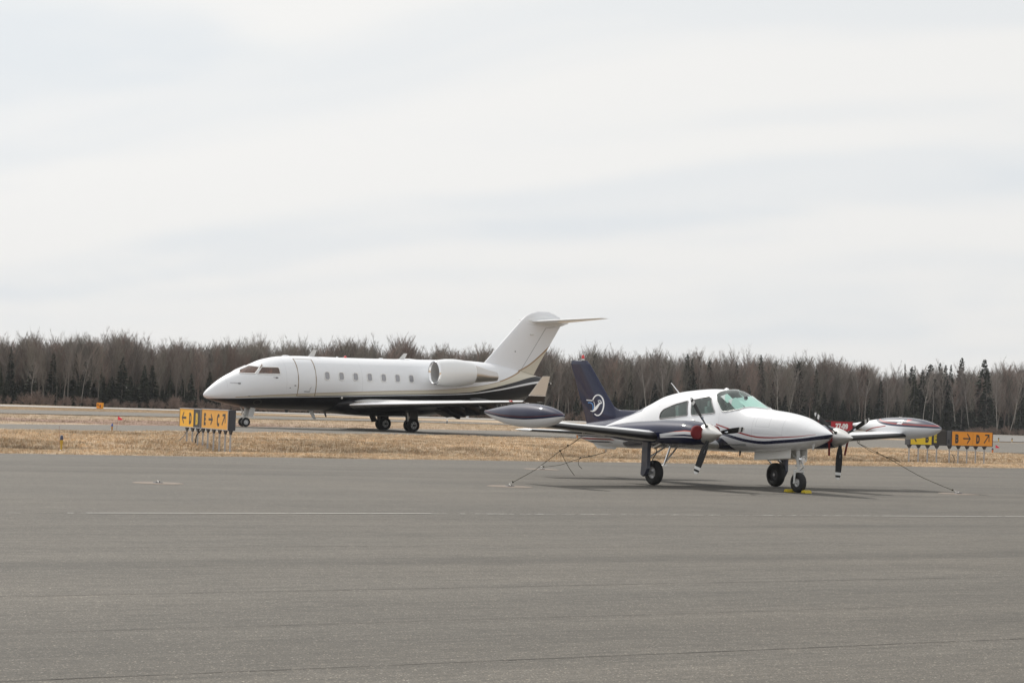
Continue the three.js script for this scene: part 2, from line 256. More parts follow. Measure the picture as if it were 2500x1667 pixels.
class Skin { // rows: [x, top, bottom, half width, level of greatest width, roundness above, roundness below]
  constructor(rows) { this.x0 = rows[0][0]; this.x1 = rows[rows.length - 1][0]; const xs = rows.map((r) => r[0]); this.f = [1, 2, 3, 4, 5, 6].map((k) => pchip(xs, rows.map((r) => r[k]))); }
  at(x, th) { const [top, bot, w, ym, nT, nB] = this.f.map((f) => f(x)), s = Math.sin(th), c = Math.cos(th), n = s >= 0 ? nT : nB, h = s >= 0 ? top - ym : ym - bot; return [x, ym + Math.sign(s) * h * Math.pow(Math.abs(s), 2 / n), w * Math.sign(c) * Math.pow(Math.abs(c), 2 / n)]; }
  angle(x, y, side) { const [top, bot, w, ym, nT, nB] = this.f.map((f) => f(x)), u = y >= ym ? (y - ym) / (top - ym) : (y - ym) / (ym - bot), n = y >= ym ? nT : nB, s = Math.sign(u) * Math.pow(Math.min(1, Math.abs(u)), n / 2), th = Math.asin(s); return side > 0 ? th : Math.PI - th; }
  sideZ(x, y) { return Math.abs(this.at(x, this.angle(x, y, 1))[2]); }
  normal(x, th) { const e = 1e-3, p = this.at(clamp(x + e, this.x0, this.x1), th), q = this.at(clamp(x - e, this.x0, this.x1), th), r = this.at(x, th + e), s = this.at(x, th - e); const n = V(p[0] - q[0], p[1] - q[1], p[2] - q[2]).cross(V(r[0] - s[0], r[1] - s[1], r[2] - s[2])); if (n.lengthSq() < 1e-20) return V(1, 0, 0); n.normalize(); const c = this.at(x, th), cy = (this.f[0](x) + this.f[1](x)) / 2; if (n.y * (c[1] - cy) + n.z * c[2] < 0) n.negate(); return n; }
  off(x, th, d) { const p = this.at(x, th), n = this.normal(x, th); return [p[0] + n.x * d, p[1] + n.y * d, p[2] + n.z * d]; }
  // the skin cut into pieces: sort(x, theta) names the piece each small cell belongs to
  pieces(nx, nt, sort, uvBox, d = 0, xa = this.x0, xb = this.x1) {
    const xs = []; for (let i = 0; i <= nx; i++) { const s = i / nx, c = (1 - Math.cos(Math.PI * s)) / 2; xs.push(lerp(xa, xb, xa === this.x0 ? 0.62 * s + 0.38 * c : s)); }
    const pos = [], nor = [], lists = {};
    for (let i = 0; i <= nx; i++) for (let j = 0; j <= nt; j++) { const th = -Math.PI / 2 + 2 * Math.PI * j / nt, n = this.normal(xs[i], th), p = this.at(xs[i], th); pos.push([p[0] + n.x * d, p[1] + n.y * d, p[2] + n.z * d]); nor.push(n); }
    for (let i = 0; i < nx; i++) for (let j = 0; j < nt; j++) { const k = sort((xs[i] + xs[i + 1]) / 2, -Math.PI / 2 + 2 * Math.PI * (j + 0.5) / nt); if (!k) continue; const p = i * (nt + 1) + j, q = p + nt + 1; (lists[k] ??= []).push(p, p + 1, q, p + 1, q + 1, q); }
    const out = {};
    for (const k in lists) { const map = new Map(), P3 = [], N3 = [], U2 = [], I = []; for (const v of lists[k]) { if (!map.has(v)) { map.set(v, map.size); P3.push(...pos[v]); N3.push(nor[v].x, nor[v].y, nor[v].z); U2.push((pos[v][0] - uvBox[0]) / uvBox[2], (pos[v][1] - uvBox[1]) / uvBox[3]); } I.push(map.get(v)); } out[k] = geoOf(P3, I, { normal: N3, uv: U2 }); }
    return out;
  }
}
function inPoly(x, y, L) { let c = false; for (let i = 0, j = L.length - 1; i < L.length; j = i++) if ((L[i][1] > y) !== (L[j][1] > y) && x < (L[j][0] - L[i][0]) * (y - L[i][1]) / (L[j][1] - L[i][1]) + L[i][0]) c = !c; return c; }
function roundPoly(L, r, n = 4) { const out = []; L.forEach((p, i) => { const a = L[(i + L.length - 1) % L.length], b = L[(i + 1) % L.length], da = Math.hypot(a[0] - p[0], a[1] - p[1]), db = Math.hypot(b[0] - p[0], b[1] - p[1]), k = Math.min(r, da * 0.45, db * 0.45), s = [p[0] + (a[0] - p[0]) / da * k, p[1] + (a[1] - p[1]) / da * k], e = [p[0] + (b[0] - p[0]) / db * k, p[1] + (b[1] - p[1]) / db * k]; for (let q = 0; q <= n; q++) { const t = q / n; out.push([(1 - t) * (1 - t) * s[0] + 2 * t * (1 - t) * p[0] + t * t * e[0], (1 - t) * (1 - t) * s[1] + 2 * t * (1 - t) * p[1] + t * t * e[1]]); } }); return out; }
function thin(L, step) { const o = []; L.forEach((p, i) => { const q = L[(i + 1) % L.length], n = Math.max(1, Math.round(Math.hypot(q[0] - p[0], q[1] - p[1]) / step)); for (let k = 0; k < n; k++) o.push([lerp(p[0], q[0], k / n), lerp(p[1], q[1], k / n)]); }); return o; }
function sideRim(skin, L, side, r, d = 0.004) { return new THREE.TubeGeometry(new THREE.CatmullRomCurve3(thin(L, 0.05).map(([x, y]) => V(...skin.off(x, skin.angle(x, y, side), d))), true), L.length * 8, r, 6, true); }
function sidePatch(skin, L, side, d) { // a plate of outline L lying on the skin
  const pts = thin(L, 0.04), c = [0, 0]; pts.forEach((p) => { c[0] += p[0] / pts.length; c[1] += p[1] / pts.length; });
  const pos = [], idx = [], nor = [], n = pts.length, rings = 4; for (let k = 0; k <= rings; k++) for (const p of pts) { const x = lerp(c[0], p[0], k / rings), y = lerp(c[1], p[1], k / rings), th = skin.angle(x, y, side), q = skin.off(x, th, d), m = skin.normal(x, th); pos.push(...q); nor.push(m.x, m.y, m.z); }
  for (let k = 0; k < rings; k++) for (let i = 0; i < n; i++) { const a = k * n + i, b = k * n + (i + 1) % n; idx.push(a, b, a + n, b, b + n, a + n); }
  return geoOf(pos, idx, { normal: nor });
}
function skinLine(skin, pts, side, w, d = 0.003) { // thin raised line along [x, y] points
  return pipe(pts.map(([x, y]) => skin.off(x, skin.angle(x, y, side), d)), w, pts.length * 4, 5);
}
// wing: stations [span, leading edge x, y, chord, thickness, twist]; pieces by chord share
function foil(c) { return 5 * (0.2969 * Math.sqrt(c) - 0.126 * c - 0.3516 * c * c + 0.2843 * c ** 3 - 0.1036 * c ** 4); }
function wing(st, sign, sort, vertical = false, camber = 0.015, nc = 26, ns = 8, uvBox = null) {
  const rows = [], R = []; for (let i = 0; i < st.length - 1; i++) for (let k = 0; k < ns; k++) R.push(st[i].map((v, q) => lerp(v, st[i + 1][q], k / ns))); R.push(st[st.length - 1]);
  const L = R[R.length - 1]; for (const [e, s] of [[0.3, 0.97], [0.6, 0.9], [0.85, 0.72], [1, 0.35]]) { const t = L[4] * L[3] * 0.5 * e; R.push([L[0] + t, L[1] - L[3] * 0.5 * (1 - s) * 0.3, L[2], L[3] * (1 - (1 - s) * 0.3), L[4] * Math.sqrt(Math.max(0.0004, 1 - e * e)), L[5] || 0]); }
  const pos = [], uv = []; const cs = []; for (let i = 0; i <= nc; i++) cs.push((1 - Math.cos(Math.PI * i / nc)) / 2);
  const loop = [...cs.slice().reverse().map((c) => [c, 1]), ...cs.slice(1).map((c) => [c, -1])];
  for (const [s, x, y, c, th, tw = 0] of R) for (const [k, u] of loop) { const yy = (u * foil(k) * th + camber * 4 * k * (1 - k)) * c - tw * k * c, xx = x - k * c; if (vertical) { pos.push(xx, s, sign * (u * foil(k) * th) * c); if (uvBox) uv.push((xx - uvBox[0]) / uvBox[2], (s - uvBox[1]) / uvBox[3]); } else pos.push(xx, y + yy, sign * s); }
  const n = loop.length, lists = {};
  for (let i = 0; i < R.length - 1; i++) for (let j = 0; j < n - 1; j++) { const key = sort(loop[j][0] * 0.5 + loop[j + 1][0] * 0.5, loop[j][1] + loop[j + 1][1] >= 0 ? 1 : -1, R[i][0]); const p = i * n + j, q = p + n; (lists[key] ??= []).push(p, q, p + 1, p + 1, q, q + 1); }
  const full = geoOf(pos, Object.values(lists).flat()), out = {};
  for (const key in lists) { const map = new Map(), A = [], N = [], U = [], I = []; for (const v of lists[key]) { if (!map.has(v)) { map.set(v, map.size); for (let k = 0; k < 3; k++) { A.push(pos[v * 3 + k]); N.push(full.attributes.normal.array[v * 3 + k]); } if (uv.length) U.push(uv[v * 2], uv[v * 2 + 1]); } I.push(map.get(v)); } out[key] = geoOf(A, I, uv.length ? { normal: N, uv: U } : { normal: N }); }
  return out;
}
// wheel on an axle along z
const tyreMat = M({ color: rgb(0.018, 0.018, 0.019), roughness: 0.75 });
function wheelGeo(R, W, rim) { const w = W / 2; return { tyre: spinZ(lathe([[rim, -w * 0.72], [rim + (R - rim) * 0.35, -w * 0.98], [R - (R - rim) * 0.3, -w * 0.95], [R * 0.975, -w * 0.62], [R, -w * 0.3], [R, w * 0.3], [R * 0.975, w * 0.62], [R - (R - rim) * 0.3, w * 0.95], [rim + (R - rim) * 0.35, w * 0.98], [rim, w * 0.72]], 40)), rim: spinZ(lathe([[0, -w * 0.5], [rim * 0.35, -w * 0.5], [rim * 0.55, -w * 0.28], [rim * 0.86, -w * 0.3], [rim * 1.02, -w * 0.74], [rim * 1.02, w * 0.74], [rim * 0.86, w * 0.3], [rim * 0.55, w * 0.28], [rim * 0.35, w * 0.5], [0, w * 0.5]], 32)) }; }
function spinZ(g) { g.rotateX(Math.PI / 2); return g; }
function wheel(parent, R, W, rim, x, z, rimMat, holes = 0) {
  const g = sub('wheel', parent); g.position.set(x, R, z); const q = wheelGeo(R, W, rim); mesh('tyre', q.tyre, tyreMat, g); mesh('rim', q.rim, rimMat, g);
  for (let k = 0; k < holes; k++) for (const s of [-1, 1]) { const an = k / holes * 6.283, c = new THREE.CylinderGeometry(rim * 0.13, rim * 0.13, 0.012, 10); c.rotateX(Math.PI / 2); c.translate(Math.cos(an) * rim * 0.7, Math.sin(an) * rim * 0.7, s * W * 0.165); mesh('rim_opening', c, tyreMat, g); }
  return g;
}
// ------------------------------------------------------------------ the large business jet, rolling left on the taxiway (x forward, y up, z starboard)
const whitePaint = P({ color: rgb(0.765, 0.78, 0.795), roughness: 0.28, clearcoat: 0.7, clearcoatRoughness: 0.06 });
const blackPaint = P({ color: rgb(0.012, 0.012, 0.015), roughness: 0.3, specularIntensity: 0.5, clearcoat: 0.3, clearcoatRoughness: 0.1 });
const greyMetal = M({ color: rgb(0.42, 0.42, 0.43), metalness: 0.7, roughness: 0.42 });
const darkMetal = M({ color: rgb(0.10, 0.10, 0.105), metalness: 0.6, roughness: 0.5 });
const polished = M({ color: rgb(0.86, 0.86, 0.87), metalness: 1, roughness: 0.16 });
const steel = M({ color: rgb(0.55, 0.53, 0.51), metalness: 1, roughness: 0.3 });
const gearPaint = P({ color: rgb(0.62, 0.62, 0.61), roughness: 0.45 });
const seamMat = M({ color: rgb(0.26, 0.19, 0.12), roughness: 0.5 });
const redLens = P({ color: rgb(0.65, 0.03, 0.03), roughness: 0.15, clearcoat: 1 });
const clearLens = P({ color: rgb(0.75, 0.72, 0.66), roughness: 0.1, clearcoat: 1 });
const jet = thing('business_jet', 'large white business jet with black belly and gold cheat line on the taxiway', 'airplane');
jet.position.set(-14.878, 0.03, -109.214); jet.rotation.y = THREE.MathUtils.degToRad(-148.388);
{
  const box = [-21.2, 0.5, 21.4, 6.2];
  const livery = canvasTex(2048, 1024, (c, w, h) => {
    const X = (x) => (x - box[0]) / box[2] * w, Y = (y) => (1 - (y - box[1]) / box[3]) * h;
    const path = (L) => { L.forEach(([x, y], i) => i ? c.lineTo(X(x), Y(y)) : c.moveTo(X(x), Y(y))); };
    const dense = (L) => { const f = pchip(L.map((p) => -p[0]), L.map((p) => p[1])), o = []; for (let x = L[0][0]; x > L[L.length - 1][0]; x -= 0.1) o.push([x, f(-x)]); o.push(L[L.length - 1]); return o; };
    const fill = (L, s) => { c.fillStyle = s; c.beginPath(); path(L); c.closePath(); c.fill(); };
    c.fillStyle = 'rgb(227,229,233)'; c.fillRect(0, 0, w, h);
    const L1 = dense([[-1.4, 1.43], [-2.85, 1.57], [-5.47, 1.76], [-10.24, 2.05], [-11.94, 2.13], [-14.16, 2.35], [-15.85, 2.64], [-17.4, 3.14], [-18.35, 3.56], [-19.57, 4.48], [-20.6, 5.5]]);
    const L2 = dense([[-1.4, 1.40], [-5.5, 1.63], [-9.8, 1.845], [-14.2, 2.10], [-15.36, 2.31], [-16.95, 2.66], [-18.72, 3.06], [-20, 3.22]]);
    const Lu = dense([[-4, 1.54], [-5.5, 1.605], [-9.8, 1.815], [-14.2, 2.05], [-16, 2.31], [-18.73, 2.80], [-20, 2.95]]);
    const Ll = dense([[0.2, 1.30], [-1.15, 1.35], [-2.88, 1.45], [-5.5, 1.57], [-9.8, 1.775], [-14.2, 2.0], [-16, 2.24], [-18.73, 2.69], [-20, 2.84]]);
    fill([...L1, ...L2.slice().reverse()], 'rgb(206,200,185)');
    c.strokeStyle = 'rgb(150,122,92)'; c.lineWidth = 3.2; c.beginPath(); path(L1.slice(0, 150)); c.stroke();
    c.lineWidth = 9; c.beginPath(); path(L1.slice(148)); c.stroke();
    fill([...L2, ...Lu.slice().reverse()], 'rgb(24,24,28)');
    fill([...Ll, [-20.5, 0.4], [0.3, 0.4]], 'rgb(24,24,28)');
    c.strokeStyle = 'rgba(90,90,92,0.9)'; c.lineWidth = 2; c.beginPath(); path([[-20.1, 5.75], [-19.49, 5.66], [-18.01, 3.36], [-18.9, 3.16]]); c.stroke();
    c.strokeStyle = 'rgba(120,120,124,0.55)'; c.lineWidth = 1.5;
        c.beginPath(); path([[-18.3, 5.82], [-20.5, 5.72]]); c.stroke();
    c.strokeStyle = 'rgba(120,120,124,0.22)'; c.lineWidth = 1.2; for (const x of [-1.0, -3.85, -8.0, -13.4]) { c.beginPath(); path([[x, 1.9], [x, 3.7]]); c.stroke(); } c.beginPath(); path([[-3.85, 3.2], [-13.4, 3.3]]); c.stroke();
    c.strokeStyle = 'rgba(110,104,94,0.8)'; c.lineWidth = 2; c.beginPath(); c.ellipse(X(-2.55), Y(1.22), 18, 20, 0.2, 0, 7); c.stroke();
  });
  const paint = P({ map: livery, color: 0xffffff, roughness: 0.4, specularIntensity: 0.4, clearcoat: 0.45, clearcoatRoughness: 0.06 });
  const body = new Skin([[-19.95, 2.80, 2.66, .03, 2.73, 2, 2], [-19.5, 3.0, 2.45, .16, 2.72, 2, 2], [-18.5, 3.22, 2.0, .45, 2.65, 2, 2], [-17.4, 3.45, 1.68, .78, 2.55, 2, 2], [-16, 3.68, 1.40, 1.08, 2.45, 2, 2], [-14.5, 3.74, 1.12, 1.28, 2.4, 2, 2], [-13, 3.71, .98, 1.345, 2.34, 2, 2], [-11, 3.66, .93, 1.345, 2.29, 2, 2], [-8, 3.60, .90, 1.345, 2.25, 2, 2], [-5.2, 3.58, .88, 1.345, 2.23, 2, 2], [-4, 3.52, .87, 1.3, 2.2, 2, 2], [-3.1, 3.345, .88, 1.2, 2.1, 2.05, 2], [-2.25, 2.99, .92, 1.03, 1.95, 2.1, 2], [-1.68, 2.74, 1.0, .88, 1.8, 2.1, 2], [-.95, 2.35, 1.13, .64, 1.65, 2, 2], [-.35, 1.89, 1.27, .36, 1.5, 2, 2], [-.08, 1.62, 1.38, .16, 1.47, 2, 2], [0, 1.50, 1.46, .01, 1.48, 2, 2]]);
  const paneA = [[-1.66, 2.60], [-2.32, 2.60], [-2.63, 2.93], [-2.28, 2.985], [-1.74, 2.745]], paneB = roundPoly([[-2.42, 2.60], [-2.71, 2.94], [-3.52, 2.96], [-3.55, 2.62]], 0.06);
  const cut = body.pieces(560, 168, (x, th) => { if (x > -3.7 && x < -1.5) { const p = body.at(x, th); if (p[1] > 2.5) { const s = p[2] > 0 ? 'Starboard' : 'Port'; if (inPoly(x, p[1], paneA)) return 'windscreen' + s; if (inPoly(x, p[1], paneB)) return 'sideGlass' + s; } } if (x < -4.46 && x > -5.42 && Math.cos(th) < 0) { const y = body.at(x, th)[1]; if (y > 1.62 && y < 3.42) return 'door'; } return 'body'; }, box);
  const fus = mesh('fuselage', cut.body, paint, jet);
  mesh('cabin_door', cut.door, paint, jet);
  const trim = [[-4.46, 1.62], [-4.46, 3.42], [-5.42, 3.42], [-5.42, 1.62]];
  mesh('door_outline', merge([skinLine(body, [[-4.46, 1.60], [-4.46, 2.0], [-4.46, 2.5], [-4.46, 3.0], [-4.46, 3.3], [-4.46, 3.42]], -1, 0.021), skinLine(body, [[-5.42, 1.60], [-5.42, 2.0], [-5.42, 2.5], [-5.42, 3.0], [-5.42, 3.3], [-5.42, 3.42]], -1, 0.021), skinLine(body, [[-4.46, 1.61], [-4.9, 1.615], [-5.42, 1.62]], -1, 0.012), skinLine(body, [[-4.46, 3.42], [-4.9, 3.42], [-5.42, 3.42]], -1, 0.008)]), seamMat, jet);
  mesh('door_handle', merge([skinLine(body, [[-4.80, 1.83], [-4.95, 1.83], [-5.10, 1.835]], -1, 0.018), skinLine(body, [[-5.12, 1.86], [-5.10, 1.98], [-5.18, 2.05]], -1, 0.008)]), darkMetal, jet);
  const brownGlass = P({ color: rgb(0.72, 0.50, 0.42), roughness: 0.03, transmission: 0.85, thickness: 0, ior: 1.5 });
  const frameW = P({ color: rgb(0.78, 0.78, 0.78), roughness: 0.3 });
  for (const [s, n] of [[-1, 'Port'], [1, 'Starboard']]) {
    const a = mesh('windscreen', cut['windscreen' + n], brownGlass, jet), b = mesh('side_window', cut['sideGlass' + n], brownGlass, jet);
    mesh('frame', sideRim(body, roundPoly(paneA, 0.06, 3), s, 0.03), frameW, a); mesh('frame', sideRim(body, paneB, s, 0.03), frameW, b);
  }
  // flight deck seen through the panes
  const liner = M({ color: rgb(0.20, 0.125, 0.095), roughness: 0.9 }), deck = sub('flight_deck', jet);
  const inner = body.pieces(60, 72, (x, th) => { const p = body.at(x, th); return p[1] > 2.5 && (inPoly(x, p[1], paneA) || inPoly(x, p[1], paneB)) ? null : p[1] > 2.0 ? 'in' : null; }, box, -0.07, -3.9, -1.3);
  mesh('lining', inner.in, liner, deck);
  mesh('bulkhead', boxAt(0.05, 1.05, 1.9, -3.88, 2.48, 0), liner, deck);
  mesh('floor', boxAt(1.5, 0.05, 1.6, -3.05, 2.02, 0), liner, deck);
  mesh('glareshield', boxAt(0.5, 0.1, 0.9, -2.0, 2.48, 0, 0, 0, -0.1), M({ color: rgb(0.04, 0.035, 0.03) }), deck);
  for (const s of [-1, 1]) { mesh('seat', merge([boxAt(0.14, 0.75, 0.5, -3.2, 2.55, s * 0.5, 0, 0, 0.12), boxAt(0.12, 0.22, 0.26, -3.27, 3.0, s * 0.5, 0, 0, 0.1), boxAt(0.5, 0.14, 0.5, -2.95, 2.2, s * 0.5)]), M({ color: rgb(0.35, 0.27, 0.2), roughness: 0.7 }), deck); mesh('sun_visor', boxAt(0.03, 0.2, 0.4, -2.75, 2.95, s * 0.62, 0, s * 0.6, 0.5), M({ color: rgb(0.5, 0.42, 0.36) }), deck); }
  // cabin windows
  const pane = P({ color: rgb(0.30, 0.305, 0.33), roughness: 0.06, clearcoat: 1, clearcoatRoughness: 0.03 });
  for (let k = 0; k < 7; k++) for (const s of [-1, 1]) { const x = -6.04 - 0.792 * k, y = 2.64 + 0.005 * k; const L = roundPoly([[x - 0.145, y - 0.195], [x + 0.145, y - 0.195], [x + 0.145, y + 0.195], [x - 0.145, y + 0.195]], 0.12); const wdw = mesh('cabin_window', sidePatch(body, L, s, 0.003), pane, jet); mesh('rim', sideRim(body, L, s, 0.026), frameW, wdw); }
  // belly fairing, wings
  const fair = new Skin([[-13.6, 1.5, 1.18, .1, 1.35, 2, 2], [-12.8, 1.75, .86, .9, 1.35, 2, 2.2], [-11.2, 1.85, .74, 1.45, 1.35, 2, 2.6], [-9, 1.8, .72, 1.5, 1.35, 2, 2.6], [-7.4, 1.7, .76, 1.3, 1.32, 2, 2.4], [-6.6, 1.5, .84, .7, 1.25, 2, 2.1], [-6.2, 1.15, .9, .1, 1.0, 2, 2]]);
  mesh('belly_fairing', fair.pieces(70, 56, () => 'p', box).p, blackPaint, jet);
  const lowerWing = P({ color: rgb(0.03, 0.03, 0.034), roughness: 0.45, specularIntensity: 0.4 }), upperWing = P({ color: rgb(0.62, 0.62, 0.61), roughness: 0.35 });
  const wst = [[0.8, -7.05, 1.22, 5.25, 0.125, 0.02], [3.6, -8.75, 1.38, 3.05, 0.12, 0.01], [9.5, -12.34, 1.73, 1.15, 0.1, -0.01]];
  for (const s of [-1, 1]) {
    const wp = wing(wst, s, (k, u) => k < 0.055 ? 'le' : u > 0 ? 'top' : 'low', false, 0.012, 34, 14);
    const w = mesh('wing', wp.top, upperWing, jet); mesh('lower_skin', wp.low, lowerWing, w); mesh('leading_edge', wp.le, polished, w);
    const wl = wing([[1.70, -12.30, 0, 1.2, 0.09], [1.95, -12.52, 0, 1.0, 0.085], [2.97, -13.12, 0, 0.42, 0.08]], 1, (k, u, y) => y < 2.02 ? 'dark' : 'pale', true, 0, 18, 8);
    const cant = (g) => { const p = g.attributes.position; for (let i = 0; i < p.count; i++) { const h = p.getY(i) - 1.70; p.setZ(i, s * (9.50 + 0.34 * h + 0.12 * Math.min(h, 0.3)) + p.getZ(i)); } g.computeVertexNormals(); return g; };
    const tipW = mesh('winglet', cant(wl.pale), P({ color: rgb(0.60, 0.58, 0.55), roughness: 0.3 }), jet); mesh('root_band', cant(wl.dark), blackPaint, tipW);
    mesh('band_line', cant(wing([[2.03, -12.56, 0, 0.975, 0.089], [2.05, -12.575, 0, 0.965, 0.089]], 1, () => 'p', true, 0, 18, 1).p), whitePaint, tipW);
    const lamp = new THREE.SphereGeometry(0.06, 12, 8); lamp.scale(1.2, 0.7, 2.2); lamp.translate(-12.02, 1.74, s * 8.95); mesh('navigation_light', lamp, s < 0 ? redLens : clearLens, jet);
    for (const [z0, z1] of [[1.55, 3.45], [3.65, 6.9]]) { // flaps let down behind the trailing edge
      const te = (z) => z < 3.6 ? lerp(-12.3, -11.8, (z - 0.8) / 2.8) : lerp(-11.8, -13.49, (z - 3.6) / 5.9), ty = (z) => lerp(1.25, 1.70, (z - 0.8) / 8.7);
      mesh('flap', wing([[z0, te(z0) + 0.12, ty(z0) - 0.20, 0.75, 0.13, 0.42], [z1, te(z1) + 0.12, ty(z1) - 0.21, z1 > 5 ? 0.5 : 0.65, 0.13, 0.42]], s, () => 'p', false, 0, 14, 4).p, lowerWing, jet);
    }
    for (const [z, x, y] of [[3.35, -12.55, 0.84], [4.55, -12.15, 0.98], [5.6, -12.35, 1.08], [6.75, -12.62, 1.20]]) { // flap track fairings
      const f = new Skin([[-1.6, 0.36, 0.24, 0.02, 0.30, 2, 2], [-1.1, 0.40, 0.08, 0.11, 0.25, 2, 2], [-0.45, 0.36, -0.17, 0.14, 0.15, 2, 2], [-0.12, 0.22, -0.27, 0.13, 0.0, 2, 2], [-0.03, 0.12, -0.26, 0.10, -0.05, 2, 2], [0, 0.0, -0.16, 0.02, -0.08, 2, 2]]).pieces(26, 18, () => 'p', box).p; f.rotateY(Math.PI); f.rotateZ(0.05); f.translate(x, y + 0.16, s * z); mesh('flap_track_fairing', f, blackPaint, jet);
    }
  }
  // fin, tailplane and bullet
  const finP = wing([[3.1, -15.25, 0, 3.6, 0.095], [3.75, -15.86, 0, 3.35, 0.095], [6.0, -17.98, 0, 2.6, 0.10], [6.25, -18.27, 0, 2.15, 0.10], [6.42, -18.6, 0, 1.45, 0.10], [6.5, -18.92, 0, 0.85, 0.07]], 1, () => 'p', true, 0, 30, 10, box);
  mesh('fin', finP.p, paint, jet);
  const bullet = new Skin([[-20.95, 6.06, 5.98, .02, 6.02, 2, 2], [-20.4, 6.2, 5.80, .14, 6.0, 2, 2], [-19.4, 6.34, 5.76, .19, 6.02, 2, 2], [-18.5, 6.2, 5.84, .15, 6.02, 2, 2], [-18.1, 6.03, 5.97, .02, 6.0, 2, 2]]); mesh('tail_bullet', bullet.pieces(30, 24, () => 'p', box).p, whitePaint, jet);
  for (const s of [-1, 1]) mesh('tailplane', wing([[0.02, -18.5, 5.97, 2.0, 0.09], [3.95, -20.28, 6.2, 0.62, 0.09]], s, () => 'p', false, 0, 22, 10).p, whitePaint, jet);
  mesh('fin_lamp', new THREE.SphereGeometry(0.035, 8, 6).translate(-17.6, 4.35, -0.14), darkMetal, jet);
  mesh('fin_mast', boxAt(0.22, 0.05, 0.05, -18.6, 5.28, -0.16), gearPaint, jet);
  mesh('tail_lamp', new THREE.SphereGeometry(0.05, 10, 8).translate(-19.97, 2.74, 0), clearLens, jet);
  // engines
  for (const s of [-1, 1]) {
    const e = sub('engine', jet); e.position.set(-11.5, 3.03, s * 2.28); e.rotation.z = -0.02;
    mesh('nacelle', latheX([[0.56, -2.22], [0.60, -2.0], [0.665, -1.55], [0.70, -1.1], [0.69, -0.65], [0.645, -0.25], [0.612, -0.1]], 56), whitePaint, e);
    mesh('intake_lip', latheX([[0.613, -0.1], [0.595, -0.03], [0.565, 0.0], [0.53, -0.03], [0.50, -0.12]], 56), polished, e);
    mesh('intake_duct', latheX([[0.50, -0.12], [0.475, -0.3], [0.48, -0.75]], 40), M({ color: rgb(0.5, 0.5, 0.5), roughness: 0.4 }), e);
    const bl = []; for (let k = 0; k < 22; k++) { const g = new THREE.BoxGeometry(0.012, 0.34, 0.1); g.rotateY(0.7); g.translate(0, 0.31, 0); g.rotateX(k / 22 * 6.283); g.translate(-0.6, 0, 0); bl.push(g); }
    mesh('fan', merge([...bl, latheX([[0.15, -0.62], [0.11, -0.45], [0.05, -0.36], [0, -0.34]], 24)]), steel, e);
    mesh('fan_backing', latheX([[0, -0.74], [0.48, -0.74]], 32), darkMetal, e);
    const cz = latheX([[0.20, -3.72], [0.225, -3.7], [0.30, -3.2], [0.40, -2.7], [0.47, -2.2], [0.50, -1.9]], 48); const p = cz.attributes.position; for (let i = 0; i < p.count; i++) p.setY(i, p.getY(i) - 0.15 * smooth(-2.0, -3.7, p.getX(i))); cz.computeVertexNormals();
    mesh('exhaust_nozzle', cz, steel, e); mesh('exhaust_core', latheX([[0.19, -3.6], [0, -3.6]], 24).translate(0, -0.14, 0), darkMetal, e);
    mesh('fan_duct_exit', latheX([[0.555, -2.21], [0.48, -2.15]], 48), darkMetal, e);
    mesh('pylon', wing([[1.0, -11.9, 3.02, 3.4, 0.1], [1.75, -12.1, 3.03, 2.4, 0.1]], s, () => 'p', false, 0, 20, 4).p, whitePaint, jet);
  }
  // undercarriage
  const jetRim = M({ color: rgb(0.5, 0.5, 0.5), metalness: 0.3, roughness: 0.45 });
  const ng = sub('nose_gear', jet);
  mesh('strut', merge([bar([-2.28, 1.0, 0], [-2.24, 0.24, 0], 0.055), bar([-2.24, 0.5, 0], [-2.24, 0.24, 0], 0.075), bar([-2.0, 0.95, 0], [-2.24, 0.55, 0], 0.03), bar([-2.24, 0.225, -0.24], [-2.24, 0.225, 0.24], 0.04), bar([-2.24, 0.5, 0], [-2.42, 0.38, 0], 0.025), bar([-2.42, 0.38, 0], [-2.26, 0.26, 0], 0.025), boxAt(0.12, 0.16, 0.2, -2.2, 0.62, 0)]), gearPaint, ng);
  for (const s of [-1, 1]) { mesh('gear_door', boxAt(0.28, 0.46, 0.025, -2.5, 0.72, s * 0.26, s * 0.1, 0, 0.25), gearPaint, ng); mesh('taxi_lamp', spinX(new THREE.CylinderGeometry(0.06, 0.045, 0.06, 14)).translate(-2.12, 0.66, s * 0.12), clearLens, ng); }
  for (const s of [-1, 1]) wheel(jet, 0.225, 0.13, 0.125, -2.24, s * 0.19, jetRim, 0);
  for (const s of [-1, 1]) {
    const mg = sub('main_gear', jet);
    mesh('strut', merge([bar([-10.45, 1.15, s * 1.5], [-10.55, 0.5, s * 1.5], 0.085), bar([-10.55, 0.52, s * 1.5], [-10.78, 0.34, s * 1.5], 0.06), bar([-10.78, 0.33, s * 1.12], [-10.78, 0.33, s * 1.9], 0.055), bar([-10.5, 0.75, s * 1.45], [-10.3, 1.15, s * 0.7], 0.04)]), darkMetal, mg);
    mesh('oleo', bar([-10.46, 0.95, s * 1.62], [-10.52, 0.52, s * 1.62], 0.035), gearPaint, mg);
    mesh('gear_door', boxAt(0.5, 0.75, 0.03, -10.85, 0.88, s * 1.55, 0, 0, -0.08), blackPaint, mg);
    if (s > 0) mesh('gear_door', boxAt(0.16, 0.62, 0.3, -10.05, 0.72, s * 1.35, 0, 0.3, -0.45), blackPaint, mg);
    for (const z of [1.31, 1.69]) wheel(jet, 0.335, 0.22, 0.185, -10.78, s * z, jetRim, 6);
  }
  // aerials, probes and lamps on the skin
  const blade = (x, y, h, c, sw, up) => { const g = wing([[0, 0, 0, c, 0.12], [h, -sw, 0, c * 0.62, 0.12]], 1, () => 'p', true, 0, 12, 3).p; if (up < 0) g.rotateX(Math.PI); g.translate(x, y, 0); return g; };
